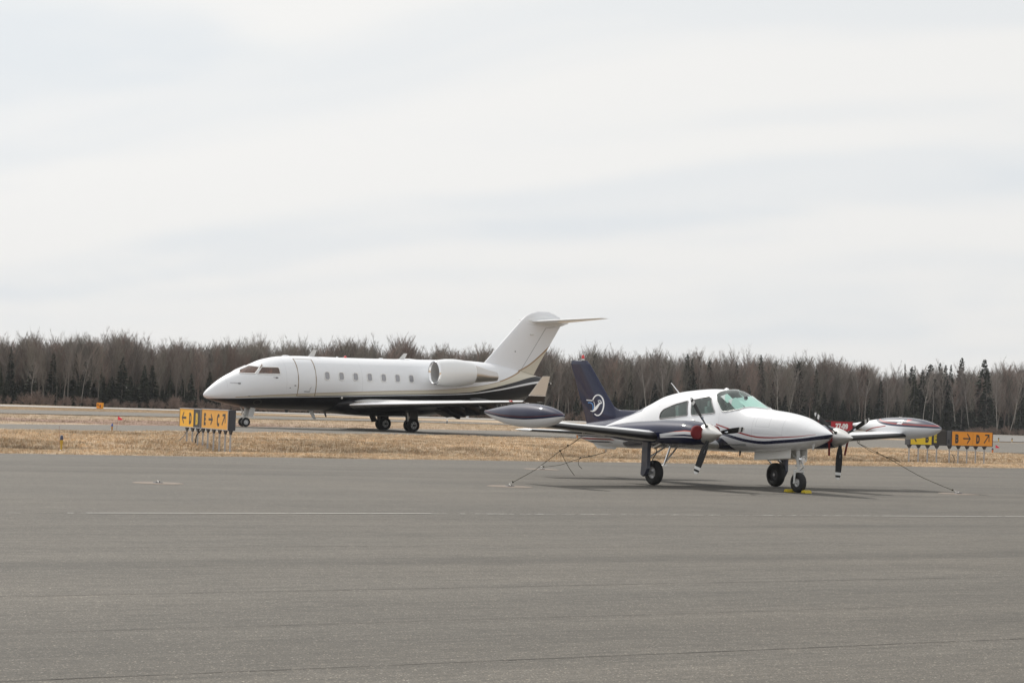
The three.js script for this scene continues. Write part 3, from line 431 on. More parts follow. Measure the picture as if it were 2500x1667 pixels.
  mesh('top_aerial', blade(-5.55, 3.55, 0.36, 0.36, 0.28, 1), gearPaint, jet); mesh('top_aerial', blade(-10.7, 3.63, 0.32, 0.34, 0.3, 1), gearPaint, jet);
  for (const [x, c] of [[-4.35, 0.5], [-7.2, 0.16], [-9.7, 0.3]]) mesh('roof_fitting', latheTop(x, body.f[0](x), c), whitePaint, jet);
  mesh('beacon', new THREE.SphereGeometry(0.075, 12, 8).translate(-7.66, 3.62, 0), redLens, jet);
  mesh('belly_aerial', blade(-5.7, 0.9, 0.42, 0.26, 0.3, -1), gearPaint, jet); mesh('belly_aerial', blade(-6.55, 0.86, 0.26, 0.13, 0.12, -1), darkMetal, jet); mesh('belly_aerial', blade(-4.4, 0.88, 0.12, 0.2, 0.05, -1), darkMetal, jet);
  mesh('belly_lamp', new THREE.SphereGeometry(0.045, 10, 8).translate(-6.1, 0.52, -0.05), clearLens, jet);
  mesh('wing_lamp', new THREE.SphereGeometry(0.06, 12, 8).translate(...body.at(-6.95, body.angle(-6.95, 1.58, -1))), clearLens, jet);
  for (const [x, y, L] of [[-1.55, 2.1, 0.42], [-3.35, 2.45, 0.2]]) mesh('probe', merge([skinLine(body, [[x, y], [x + L * 0.5, y + 0.01], [x + L, y + 0.01]], -1, 0.007, 0.03), skinLine(body, [[x - 0.05, y], [x + 0.02, y], [x + 0.07, y]], -1, 0.028, 0.006)]), darkMetal, jet);
  for (const [x, y, r] of [[-2.0, 1.50, 0.04], [-4.0, 1.98, 0.035], [-4.25, 2.1, 0.045]]) mesh('port_cover', skinLine(body, [[x, y], [x - r, y], [x - 2 * r, y]], -1, r * 0.5, 0.002), darkMetal, jet);
}
function spinX(g) { g.rotateZ(Math.PI / 2); return g; }
function latheTop(x, y, c) { const g = lathe([[0, 0.06], [0.3, 0.05], [0.5, 0]], 16); g.scale(c, 1, c * 0.4); g.translate(x, y - 0.01, 0); return g; }
// ------------------------------------------------------------------ the light twin with tip tanks, tied down on the apron, nose to the right
const twin = thing('light_twin_airplane', 'white and navy light twin with tip tanks, tied down on the apron', 'airplane');
twin.position.set(7.041, 0.005, -48.990); twin.rotation.y = THREE.MathUtils.degToRad(33.317 - 90);
const TW = (x, y, z) => { twin.updateMatrixWorld(); const v = V(x, y, z).applyMatrix4(twin.matrixWorld); return [v.x, v.y, v.z]; };
const NAVY = 'rgb(17,25,58)', RED = 'rgb(150,40,36)', WHITE = 'rgb(228,229,232)';
const navyPaint = P({ color: rgb(0.007, 0.011, 0.042), roughness: 0.5, specularIntensity: 0.2, clearcoat: 0.6, clearcoatRoughness: 0.04 });
const propMat = M({ vertexColors: true, roughness: 0.7 });
{
  const box = [-10.3, 0.5, 10.5, 2.5];
  const X = (x, w) => (x - box[0]) / box[2] * w, Y = (y, h) => (1 - (y - box[1]) / box[3]) * h;
  const livery = canvasTex(2048, 512, (c, w, h) => {
    const path = (L, close) => { c.beginPath(); L.forEach(([x, y], i) => i ? c.lineTo(X(x, w), Y(y, h)) : c.moveTo(X(x, w), Y(y, h))); if (close) c.closePath(); };
    const poly = (L, s) => { c.fillStyle = s; path(L, true); c.fill(); };
    const band = (L, s) => { // L: [x, y, width]
      const f = pchip(L.map((p) => -p[0]), L.map((p) => p[1])), g = pchip(L.map((p) => -p[0]), L.map((p) => p[2])), up = [], dn = []; for (let x = L[0][0]; x >= L[L.length - 1][0]; x -= 0.04) { up.push([x, f(-x) + g(-x) / 2]); dn.unshift([x, f(-x) - g(-x) / 2]); } poly([...up, ...dn], s); };
    c.fillStyle = WHITE; c.fillRect(0, 0, w, h);
    band([[0.1, 1.30, 0.09], [-0.24, 1.235, 0.075], [-0.61, 1.175, 0.07], [-1.28, 1.105, 0.068], [-1.77, 1.07, 0.066], [-2.27, 1.10, 0.066], [-2.8, 1.185, 0.066], [-3.3, 1.28, 0.06]], NAVY);
    band([[-0.3, 1.305, 0.006], [-0.82, 1.235, 0.018], [-1.74, 1.185, 0.028], [-2.53, 1.28, 0.034], [-2.9, 1.36, 0.034], [-3.3, 1.44, 0.03]], RED);
    poly([[-2.78, 0.6], [-2.82, 0.87], [-2.9, 1.02], [-3.05, 1.12], [-3.4, 1.16], [-6.4, 1.0], [-7.3, 0.88], [-7.4, 0.6]], NAVY); // dark under-body
    poly([[-3.4, 0.5], [-3.5, 0.84], [-5.0, 0.86], [-6.0, 0.5]], 'rgb(200,199,196)');
    poly([[-6.55, 1.66], [-7.44, 1.46], [-8.1, 1.27], [-8.6, 1.17], [-9.9, 1.02], [-10.3, 1.05], [-10.3, 2.0], [-6.5, 2.0]], NAVY); // dorsal sweep
    poly([[-8.9, 1.14], [-9.8, 1.02], [-9.8, 0.9], [-9.3, 0.88]], WHITE);
    for (const [y, col] of [[1.0, NAVY], [0.93, RED], [0.86, NAVY]]) poly([[-7.7 - (1 - y) * 2, y + 0.02], [-9.75, y + 0.0], [-9.75, y - 0.045], [-7.5 - (1 - y) * 2, y - 0.01]], col);
    c.strokeStyle = 'rgba(140,140,146,0.38)'; c.lineWidth = 1.5;
    for (const L of [[[-3.2, 1.69], [-3.12, 0.95]], [[-3.12, 0.98], [-4.25, 0.98]], [[-4.28, 1.58], [-4.26, 0.98]], [[-2.05, 1.72], [-2.05, 0.9]], [[-1.15, 1.64], [-1.15, 1.25], [-2.0, 1.28]]]) { path(L); c.stroke(); }
    c.fillStyle = 'rgba(120,120,128,0.4)'; for (const x of [-0.6, -1.15, -2.05, -3.18, -5.7, -6.4, -7.1, -8.0]) for (let y = 0.85; y < 2.2; y += 0.035) c.fillRect(X(x + 0.03, w), Y(y, h), 1.4, 1.4);
    for (const y of [1.42, 0.95]) for (let x = -8.5; x < -0.5; x += 0.04) c.fillRect(X(x, w), Y(y, h), 1.3, 1.3);
    c.strokeRect(X(-1.95, w), Y(1.62, h), 80, 40); c.strokeRect(X(-6.3, w), Y(1.40, h), 90, 30);
  });
  const paint = P({ map: livery, color: 0xffffff, roughness: 0.25, clearcoat: 0.8, clearcoatRoughness: 0.05 });
  const body = new Skin([[-9.66, 1.16, .98, .03, 1.07, 2, 2], [-9.4, 1.26, .90, .11, 1.08, 2, 2], [-8.3, 1.42, .74, .24, 1.08, 2, 2.1], [-7.3, 1.58, .74, .36, 1.12, 2, 2.2], [-6.5, 1.83, .78, .47, 1.15, 2, 2.3], [-5.8, 2.06, .80, .55, 1.2, 2.05, 2.4], [-5, 2.18, .81, .61, 1.25, 2.15, 2.5], [-4, 2.24, .81, .64, 1.28, 2.2, 2.6], [-3.35, 2.23, .81, .64, 1.28, 2.25, 2.6], [-2.95, 2.09, .82, .63, 1.28, 2.3, 2.6], [-2.3, 1.83, .84, .60, 1.25, 2.75, 2.6], [-1.6, 1.765, .88, .53, 1.22, 2.8, 2.5], [-1, 1.68, .95, .43, 1.22, 2.6, 2.3], [-.45, 1.51, 1.08, .28, 1.25, 2.3, 2.1], [-.12, 1.38, 1.22, .12, 1.29, 2, 2], [0, 1.32, 1.30, .01, 1.31, 2, 2]]);
  const rearW = roundPoly([[-5.50, 1.49], [-5.52, 1.63], [-5.42, 1.72], [-4.99, 1.85], [-4.52, 1.945], [-4.36, 1.60]], 0.05, 3);
  const frontW = roundPoly([[-4.21, 1.605], [-4.37, 1.96], [-3.80, 2.055], [-3.70, 2.02], [-3.36, 1.70], [-3.42, 1.675]], 0.05, 3);
  const D = Math.PI / 180, half = [[-3.32, 90], [-3.40, 82], [-3.5, 73], [-3.60, 66], [-3.61, 58], [-3.42, 42], [-3.22, 31], [-3.13, 27.5], [-3.03, 29], [-2.86, 33.7], [-2.65, 43.7], [-2.56, 56.7], [-2.42, 75.5], [-2.27, 90]];
  const shieldPoly = [...half, ...half.slice(1, -1).reverse().map(([x, t]) => [x, 180 - t])];
  const sort = (x, th) => { if (x > -5.6 && x < -2.2) { const t = ((th / D) + 360) % 360; if (inPoly(x, t, shieldPoly)) return 'shield'; const p = body.at(x, th), s = p[2] > 0 ? 'S' : 'P'; if (p[1] > 1.4) { if (inPoly(x, p[1], rearW)) return 'rear' + s; if (inPoly(x, p[1], frontW)) return 'front' + s; } } return 'body'; };
  const cut = body.pieces(420, 150, sort, box);
  mesh('fuselage', cut.body, paint, twin);
  const glass = P({ color: rgb(0.74, 0.93, 0.88), roughness: 0.02, transmission: 0.96, thickness: 0, ior: 1.5 });
  const rimM = P({ color: rgb(0.74, 0.74, 0.73), roughness: 0.3 });
  const ws = mesh('windshield', cut.shield, glass, twin);
  mesh('frame', new THREE.TubeGeometry(new THREE.CatmullRomCurve3(thin(shieldPoly.map(([x, t]) => [x, t / 40]), 0.08).map(([x, t]) => V(...body.off(x, t * 40 * D, 0.003))), true), 200, 0.013, 6, true), rimM, ws);
  for (const [s, n] of [[1, 'S'], [-1, 'P']]) {
    const a = mesh('cabin_window', cut['rear' + n], glass, twin), b = mesh('cabin_window', cut['front' + n], glass, twin);
    mesh('frame', sideRim(body, rearW, s, 0.012), M({ color: rgb(0.25, 0.24, 0.24) }), a); mesh('frame', sideRim(body, frontW, s, 0.012), M({ color: rgb(0.35, 0.34, 0.34) }), b);
  }
  // cabin
  const cabin = sub('cabin', twin), lining = M({ color: rgb(0.17, 0.18, 0.175), roughness: 0.9 });
  const inner = body.pieces(90, 90, (x, th) => sort(x, th) === 'body' && body.at(x, th)[1] > 1.0 ? 'in' : null, box, -0.028, -5.75, -2.25);
  mesh('lining', inner.in, lining, cabin);
  mesh('floor', boxAt(3.4, 0.04, 1.1, -4.0, 1.0, 0), lining, cabin); mesh('bulkhead', boxAt(0.04, 0.85, 0.84, -5.70, 1.38, 0), lining, cabin);
  mesh('instrument_panel', boxAt(0.08, 0.36, 0.84, -2.78, 1.52, 0), M({ color: rgb(0.05, 0.05, 0.055) }), cabin); mesh('glareshield', boxAt(0.36, 0.04, 0.80, -2.70, 1.715, 0, 0, 0, -0.04), M({ color: rgb(0.06, 0.06, 0.06) }), cabin);
  const seatM = M({ color: rgb(0.16, 0.17, 0.165), roughness: 0.85 });
  for (const [x, z] of [[-3.6, 0.3], [-3.6, -0.3], [-4.7, 0.3], [-4.7, -0.3]]) mesh('seat', merge([boxAt(0.5, 0.14, 0.46, x + 0.15, 1.22, z), boxAt(0.12, 0.6, 0.44, x - 0.16, 1.52, z, 0, 0, 0.16), boxAt(0.1, 0.16, 0.24, x - 0.23, 1.88, z, 0, 0, 0.12)]), seatM, cabin);
  const visorM = M({ color: rgb(0.70, 0.76, 0.74), roughness: 0.6 });
  mesh('sun_visor', boxAt(0.36, 0.012, 0.24, -2.92, 1.90, 0.33, 0.25, 0.2, -0.75), visorM, cabin); mesh('sun_visor', boxAt(0.26, 0.012, 0.2, -3.22, 2.03, 0.36, 0.3, 0.15, -0.6), visorM, cabin);
  mesh('sunshade', boxAt(0.80, 0.01, 0.50, -2.86, 1.90, -0.12, 0.16, 0.0, -0.44), M({ color: rgb(0.66, 0.74, 0.72), roughness: 0.45 }), cabin);
  mesh('compass', new THREE.SphereGeometry(0.05, 12, 8).translate(-2.9, 2.05, 0.08), M({ color: rgb(0.08, 0.08, 0.09) }), cabin);
  for (const z of [0.3, -0.3]) mesh('control_yoke', merge([pipe([[-2.95, 1.62, z + 0.13], [-2.95, 1.56, z + 0.12], [-2.95, 1.52, z], [-2.95, 1.56, z - 0.12], [-2.95, 1.62, z - 0.13]], 0.014, 20, 6), bar([-2.7, 1.5, z], [-2.95, 1.52, z], 0.015)]), darkMetal, cabin);
  // wings, tip tanks, tail
  const boot = M({ color: rgb(0.016, 0.016, 0.018), roughness: 0.32 }), wingLow = P({ color: rgb(0.66, 0.65, 0.62), roughness: 0.4 });
  const tankUV = [-5.5, 1.1, 3.2, 0.7];
  const tankTex = (out) => canvasTex(1024, 256, (c, w, h) => {
    const TX = (x) => (x - tankUV[0]) / tankUV[2] * w, TY = (y) => (1 - (y - tankUV[1]) / tankUV[3]) * h;
    c.fillStyle = WHITE; c.fillRect(0, 0, w, h);
    const edge = out ? [[-2.3, 1.50], [-2.9, 1.43], [-3.6, 1.395], [-4.3, 1.41], [-4.9, 1.455], [-5.45, 1.50]] : [[-2.3, 1.51], [-2.9, 1.515], [-3.6, 1.525], [-4.0, 1.55], [-4.35, 1.61], [-4.6, 1.70]];
    const f = pchip(edge.map((p) => -p[0]), edge.map((p) => p[1])), run = (d) => { const o = []; for (let x = edge[0][0]; x >= edge[edge.length - 1][0]; x -= 0.05) o.push([x, f(-x) + d]); return o; };
    const draw = (L, s) => { c.fillStyle = s; c.beginPath(); L.forEach(([x, y], i) => i ? c.lineTo(TX(x), TY(y)) : c.moveTo(TX(x), TY(y))); c.closePath(); c.fill(); };
    draw([...run(0), [out ? -5.5 : -4.6, 2], [-2.2, 2]], NAVY);
    draw([...run(0.045), ...run(out ? 0.06 : 0.075).reverse()], out ? 'rgb(84,24,34)' : 'rgb(150,52,50)');
    if (!out) { c.strokeStyle = RED; c.lineWidth = 8; c.beginPath(); [[-4.0, 1.52], [-4.5, 1.46], [-4.9, 1.36], [-5.1, 1.28]].forEach(([x, y], i) => i ? c.lineTo(TX(x), TY(y)) : c.moveTo(TX(x), TY(y))); c.stroke(); draw([[-3.42, 1.62], [-3.60, 1.62], [-3.62, 1.58], [-3.44, 1.58]], WHITE); draw([[-3.18, 1.70], [-3.36, 1.70], [-3.3, 1.63]], 'rgb(170,30,50)'); }
  });
  const tankSkin = () => new Skin([[-5.45, 1.55, 1.49, .02, 1.52, 2, 2], [-5.1, 1.60, 1.39, .10, 1.50, 2, 2], [-4.6, 1.67, 1.29, .19, 1.48, 2, 2], [-4.0, 1.735, 1.23, .255, 1.48, 2, 2], [-3.5, 1.745, 1.22, .265, 1.48, 2, 2], [-3.0, 1.71, 1.26, .235, 1.48, 2, 2], [-2.6, 1.63, 1.34, .155, 1.49, 2, 2], [-2.4, 1.56, 1.43, .075, 1.50, 2, 2], [-2.31, 1.515, 1.485, .015, 1.50, 2, 2]]);
  const tankOut = P({ map: tankTex(true), roughness: 0.5, specularIntensity: 0.2, clearcoat: 0.6, clearcoatRoughness: 0.04 }), tankIn = P({ map: tankTex(false), roughness: 0.4, specularIntensity: 0.5, clearcoat: 1.0, clearcoatRoughness: 0.04 });
  for (const s of [1, -1]) {
    const wst = [[0.35, -3.22, 0.98, 1.85, 0.16, 0.02], [2.0, -3.30, 1.095, 1.62, 0.155, 0.015], [5.35, -3.34, 1.31, 1.12, 0.14, 0]];
    const wp = wing(wst, s, (k, u, z) => k < 0.07 && z > 1.7 && z < 5.3 ? 'boot' : u > 0 ? 'top' : 'low', false, 0.02, 30, 14);
    const w = mesh('wing', wp.top, whitePaint, twin); mesh('lower_skin', wp.low, wingLow, w); mesh('de_ice_boot', wp.boot, boot, w);
    const cut2 = tankSkin().pieces(80, 48, (x, th) => (Math.cos(th) * s >= 0 || s > 0 ? 'a' : 'a'), tankUV).a, t = mesh('tip_tank', cut2.translate(0, 0, s * 5.5), s > 0 ? tankOut : tankIn, twin);
    mesh('filler_cap', new THREE.CylinderGeometry(0.035, 0.04, 0.03, 14).translate(-3.75, 1.745, s * 5.5), steel, t);
    const lampG = new THREE.SphereGeometry(0.02, 10, 8); lampG.translate(-5.44, 1.52, s * 5.5); mesh('navigation_light', lampG, s > 0 ? clearLens : redLens, t);
    mesh('tie_down_ring', new THREE.TorusGeometry(0.035, 0.009, 8, 18).translate(-3.86, 1.115, s > 0 ? 3.9 : -4.25), steel, twin);
    const sp = wing([[0.08, -7.62, 1.06, 1.15, 0.11], [2.52, -7.92, 1.10, 0.80, 0.1]], s, (k) => k < 0.06 ? 'boot' : 'p', false, 0, 22, 8); const tp = mesh('tailplane', sp.p, whitePaint, twin); mesh('de_ice_boot', sp.boot, boot, tp);
    // nacelle
    const NY = 1.235, nz = s * 1.9;
    const nac = new Skin([[-6.15, 1.24, 1.12, .03, 1.18, 2, 2], [-5.6, 1.30, 1.02, .17, 1.18, 2, 2], [-4.8, 1.40, .96, .28, 1.2, 2.1, 2.2], [-4.0, 1.455, .94, .345, 1.21, 2.2, 2.4], [-3.2, 1.495, .93, .38, 1.21, 2.3, 2.5], [-2.6, 1.50, .94, .39, 1.21, 2.3, 2.5], [-2.2, 1.46, .98, .37, 1.215, 2.3, 2.4], [-2.02, 1.40, 1.04, .33, 1.22, 2.2, 2.3], [-1.97, 1.35, 1.1, .28, 1.23, 2, 2]]);
    const nbox = [-6.3, 0.8, 4.4, 0.8];
    const nlivery = nacelleLivery(nbox);
    const np = nac.pieces(90, 64, () => 'p', nbox).p; np.translate(0, 0, nz); const nm = mesh('engine_nacelle', np, nlivery, twin);
    const fc = new THREE.CircleGeometry(1, 40); fc.scale(0.275, 0.12, 1); fc.rotateY(Math.PI / 2); fc.translate(-1.972, 1.228, nz); mesh('nacelle_face', fc, navyPaint, nm);
    mesh('exhaust_stub', bar([-3.35, 0.98, nz + s * 0.16], [-3.62, 0.86, nz + s * 0.18], 0.045, 0.045, 14), steel, nm);
    // propeller
    const pr = sub('propeller', twin); pr.position.set(-1.86, NY, nz);
    const spin = latheX([[0.0, 0.415], [0.014, 0.405], [0.06, 0.31], [0.112, 0.20], [0.16, 0.09], [0.194, 0.0], [0.213, -0.09], [0.215, -0.15], [0.0, -0.15]], 40); mesh('spinner', spin, M({ color: rgb(0.74, 0.73, 0.71), metalness: 0.8, roughness: 0.36 }), pr);
    const bladeG = propBlade();
    for (const a of (s > 0 ? [7, 127, 247] : [27, 147, 267])) { const b = mesh('blade', bladeG, propMat, pr); b.rotation.x = (a - 90) * D; const hub = mesh('blade_root', rootG(), M({ color: rgb(0.03, 0.035, 0.035), roughness: 0.6 }), pr); hub.rotation.x = (a - 90) * D; const em = mesh('maker_emblem', emblemG(), emblemMat(), pr); em.rotation.x = (a - 90) * D; }
    // main gear
    const mg = sub('main_gear', twin), gz = s * 2.02, gx = -3.99;
    const legShape = new THREE.Shape(); [[-0.10, 0.98], [0.10, 0.98], [0.095, 0.50], [0.10, 0.38], [0.02, 0.25], [-0.06, 0.20], [-0.13, 0.24], [-0.11, 0.42]].forEach(([a, b], i) => i ? legShape.lineTo(a, b) : legShape.moveTo(a, b)); legShape.closePath();
    const leg = new THREE.ExtrudeGeometry(legShape, { depth: 0.075, bevelEnabled: true, bevelThickness: 0.012, bevelSize: 0.012, bevelSegments: 2 }); leg.translate(gx, 0, gz - 0.04 + s * 0.02);
    mesh('leg', leg, P({ color: rgb(0.05, 0.056, 0.085), roughness: 0.4, clearcoat: 0.4 }), mg);
    mesh('axle', bar([gx, 0.28, gz + s * 0.05], [gx, 0.28, s * 1.74], 0.035), greyMetal, mg);
    mesh('side_brace', merge([bar([gx - 0.05, 0.62, gz - s * 0.1], [gx - 0.05, 0.93, s * 1.35], 0.022), bar([gx - 0.02, 0.55, gz], [gx - 0.05, 0.63, gz - s * 0.12], 0.03), bar([gx + 0.12, 0.55, s * 1.55], [gx + 0.05, 0.93, s * 1.15], 0.02)]), polished, mg);
    mesh('brake_line', pipe([[gx + 0.12, 0.92, gz - s * 0.12], [gx + 0.16, 0.75, gz - s * 0.16], [gx + 0.1, 0.6, gz - s * 0.1], [gx + 0.13, 0.48, gz - s * 0.08]], 0.012, 20, 6), darkMetal, mg);
    
    wheel(twin, 0.28, 0.19, 0.135, gx, s * 1.80, s > 0 ? M({ color: rgb(0.55, 0.55, 0.55), metalness: 0.4, roughness: 0.4 }) : darkMetal, 0);
    if (s > 0) { mesh('boarding_step', merge([bar([-4.95, 0.86, 0.62], [-5.05, 0.42, 0.72], 0.028, 0.022), boxAt(0.16, 0.02, 0.18, -5.04, 0.41, 0.74)]), polished, twin); }
  }
  // fin and rudder with the bird emblem
  const finBox = [-10.3, 1.0, 3.7, 2.0];
  const finTex = canvasTex(1024, 1024, (c, w, h) => {
    const FX = (x) => (x - finBox[0]) / finBox[2] * w, FY = (y) => (1 - (y - finBox[1]) / finBox[3]) * h;
    c.fillStyle = NAVY; c.fillRect(0, 0, w, h);
    c.strokeStyle = 'rgba(10,12,24,0.9)'; c.lineWidth = 3; c.beginPath(); c.moveTo(FX(-9.62), FY(2.86)); c.lineTo(FX(-9.0), FY(1.5)); c.lineTo(FX(-8.9), FY(1.1)); c.stroke();
    // emblem: an open ring round a bird's head with swept wing strokes; px are metres on the fin
    const cx = -8.74, cy = 1.76, K = (p) => [FX(cx + p[0]), FY(cy + p[1])];
    const curve = (L, wd, s) => { c.strokeStyle = s; c.lineWidth = wd / finBox[3] * h; c.lineCap = 'butt'; c.lineJoin = 'round'; c.beginPath(); new THREE.CatmullRomCurve3(L.map((p) => V(p[0], p[1], 0))).getPoints(60).forEach((p, i) => { const q = K([p.x, p.y]); i ? c.lineTo(...q) : c.moveTo(...q); }); c.stroke(); };
    const ring = []; for (let a = 150; a >= -128; a -= 8) ring.push([0.26 * Math.cos(a * Math.PI / 180) + 0.02, 0.255 * Math.sin(a * Math.PI / 180)]); curve(ring, 0.03, 'rgb(235,235,235)');
    const shape = (L, s) => { c.fillStyle = s; c.beginPath(); new THREE.CatmullRomCurve3(L.map((p) => V(p[0], p[1], 0)), true, 'catmullrom', 0.4).getPoints(120).forEach((p, i) => { const q = K([p.x, p.y]); i ? c.lineTo(...q) : c.moveTo(...q); }); c.closePath(); c.fill(); };
    curve([[-0.52, 0.12], [-0.36, 0.115], [-0.22, 0.11]], 0.022, 'rgb(235,235,235)');
    shape([[-0.20, 0.115], [-0.13, 0.06], [-0.10, -0.02], [-0.10, -0.05], [0.0, 0.01], [0.10, 0.07], [0.19, 0.055], [0.12, 0.02], [0.02, -0.08], [-0.10, -0.15], [-0.22, -0.17], [-0.34, -0.145], [-0.22, -0.135], [-0.15, -0.09], [-0.135, -0.02], [-0.15, 0.05]], 'rgb(235,235,235)');
    curve([[0.02, 0.11], [0.11, 0.12], [0.17, 0.085], [0.19, 0.045]], 0.016, 'rgb(235,235,235)'); curve([[0.04, 0.085], [0.08, 0.075]], 0.018, 'rgb(235,235,235)');
    curve([[-0.44, 0.055], [-0.30, 0.055], [-0.22, 0.02], [-0.19, -0.05], [-0.20, -0.12]], 0.022, 'rgb(70,140,205)');
  });
  const finPaint = P({ map: finTex, roughness: 0.5, specularIntensity: 0.2, clearcoat: 0.6, clearcoatRoughness: 0.03 });
  const fin = wing([[1.0, -7.95, 0, 1.18, 0.10], [1.5, -7.85, 0, 1.50, 0.10], [1.86, -8.24, 0, 1.31, 0.10], [2.78, -9.20, 0, 0.84, 0.11], [2.84, -9.30, 0, 0.72, 0.10]], 1, () => 'p', true, 0, 26, 10, finBox);
  { const p = fin.p.attributes.position, uv = fin.p.attributes.uv; }
  mesh('fin', fin.p, finPaint, twin);
  const dors = new Skin([[-8.35, 1.86, 1.2, .055, 1.3, 1.6, 2], [-8.1, 1.74, 1.2, .06, 1.3, 1.6, 2], [-7.8, 1.665, 1.2, .065, 1.3, 1.6, 2], [-7.4, 1.665, 1.3, .07, 1.4, 1.6, 2], [-6.8, 1.70, 1.5, .05, 1.55, 1.6, 2], [-6.3, 1.75, 1.7, .01, 1.72, 2, 2]]); mesh('dorsal_fin', dors.pieces(40, 24, () => 'p', finBox).p, navyPaint, twin);
  const vent = wing([[0.69, -8.0, 0, 0.75, 0.06], [0.95, -7.6, 0, 1.6, 0.06]], 1, () => 'p', true, 0, 16, 4); mesh('ventral_fin', vent.p, whitePaint, twin);
  const bcn = sub('beacon', twin); mesh('lens', lathe([[0, 0.1], [0.035, 0.08], [0.042, 0.03], [0.04, 0]], 16).translate(-9.52, 2.92, 0), redLens, bcn); mesh('base', new THREE.CylinderGeometry(0.035, 0.045, 0.05, 14).translate(-9.52, 2.90, 0), steel, bcn);
  mesh('tail_tie_ring', new THREE.TorusGeometry(0.03, 0.008, 8, 16).translate(-8.38, 0.64, 0), steel, twin);
  mesh('whip_aerial', bar([-5.44, 2.08, 0], [-5.82, 2.36, 0], 0.016, 0.008, 8), whitePaint, twin);
  mesh('roof_fitting', latheTop(-3.7, 2.225, 0.2), whitePaint, twin);
  mesh('belly_aerial', wing([[0, 0, 0, 0.2, 0.15], [0.30, -0.12, 0, 0.12, 0.15]], 1, () => 'p', true, 0, 10, 3).p.rotateX(Math.PI).translate(-4.25, 0.84, 0.1), gearPaint, twin);
  mesh('pitot_mast', wing([[0, 0, 0, 0.09, 0.3], [0.13, -0.04, 0, 0.05, 0.3]], 1, () => 'p', true, 0, 8, 2).p.rotateX(Math.PI).translate(-0.42, 1.10, 0.12), gearPaint, twin);
  mesh('belly_aerial', wing([[0, 0, 0, 0.08, 0.3], [0.1, -0.03, 0, 0.04, 0.3]], 1, () => 'p', true, 0, 8, 2).p.rotateX(Math.PI).translate(-2.85, 0.84, 0.2), darkMetal, twin);
  // nose gear
  const ng = sub('nose_gear', twin), nx = -1.07;
  mesh('strut', merge([bar([nx - 0.06, 1.0, 0], [nx - 0.01, 0.58, 0], 0.055, 0.045), bar([nx - 0.01, 0.6, 0], [nx, 0.47, 0], 0.032), bar([nx - 0.35, 0.92, 0], [nx - 0.03, 0.68, 0], 0.02), boxAt(0.1, 0.05, 0.24, nx, 0.475, 0)]), gearPaint, ng);
  for (const s of [-1, 1]) mesh('fork', merge([bar([nx, 0.475, s * 0.115], [nx, 0.22, s * 0.125], 0.028, 0.02), bar([nx, 0.22, s * 0.06], [nx, 0.22, s * 0.14], 0.025)]), gearPaint, ng);
  mesh('torque_link', merge([bar([nx + 0.03, 0.70, 0.0], [nx + 0.17, 0.585, 0], 0.02), bar([nx + 0.17, 0.585, 0], [nx + 0.03, 0.49, 0], 0.02), bar([nx - 0.05, 0.6, -0.07], [nx - 0.05, 0.6, 0.07], 0.02)]), gearPaint, ng);
  mesh('landing_light', merge([spinX(new THREE.CylinderGeometry(0.075, 0.05, 0.07, 20)).translate(nx + 0.11, 0.735, 0.0), new THREE.TorusGeometry(0.074, 0.01, 8, 24).rotateY(Math.PI / 2).translate(nx + 0.145, 0.735, 0)]), polished, ng);
  for (const s of [-1, 1]) mesh('gear_door', boxAt(1.25, 0.23, 0.016, -1.75, 0.82, s * 0.20, s * -0.12, 0, 0.075), wingLow, ng);
  mesh('gear_door', boxAt(0.24, 0.30, 0.016, nx - 0.02, 0.85, -0.14, 0, 0, 0), wingLow, ng);
  wheel(twin, 0.222, 0.155, 0.095, nx, 0, M({ color: rgb(0.62, 0.62, 0.62), metalness: 0.3, roughness: 0.4 }), 0);
  mesh('door_handle', skinLine(body, [[-4.05, 1.5], [-4.1, 1.5], [-4.18, 1.5]], 1, 0.012), steel, twin);
}
function nacelleLivery(nb) {
  if (nacelleLivery.m) return nacelleLivery.m;
  const tex = canvasTex(1024, 256, (c, w, h) => {
    const X = (x) => (x - nb[0]) / nb[2] * w, Y = (y) => (1 - (y - nb[1]) / nb[3]) * h, poly = (L, s) => { c.fillStyle = s; c.beginPath(); L.forEach(([x, y], i) => i ? c.lineTo(X(x), Y(y)) : c.moveTo(X(x), Y(y))); c.closePath(); c.fill(); };
    c.fillStyle = NAVY; c.fillRect(0, 0, w, h);
    poly([[-3.2, 1.175], [-2.7, 1.235], [-2.3, 1.265], [-1.9, 1.255], [-1.9, 1.12], [-2.3, 1.125], [-2.7, 1.115], [-3.2, 1.085]], WHITE);
    poly([[-3.05, 1.135], [-2.6, 1.175], [-2.3, 1.195], [-1.9, 1.18], [-1.9, 1.15], [-2.3, 1.155], [-2.6, 1.145]], NAVY);
    poly([[-2.95, 1.205], [-2.6, 1.255], [-2.3, 1.285], [-1.9, 1.275], [-1.9, 1.255], [-2.3, 1.265], [-2.7, 1.235]], 'rgb(205,80,45)');
  });
  return (nacelleLivery.m = P({ map: tex, roughness: 0.5, specularIntensity: 0.2, clearcoat: 0.6, clearcoatRoughness: 0.05 }));
}
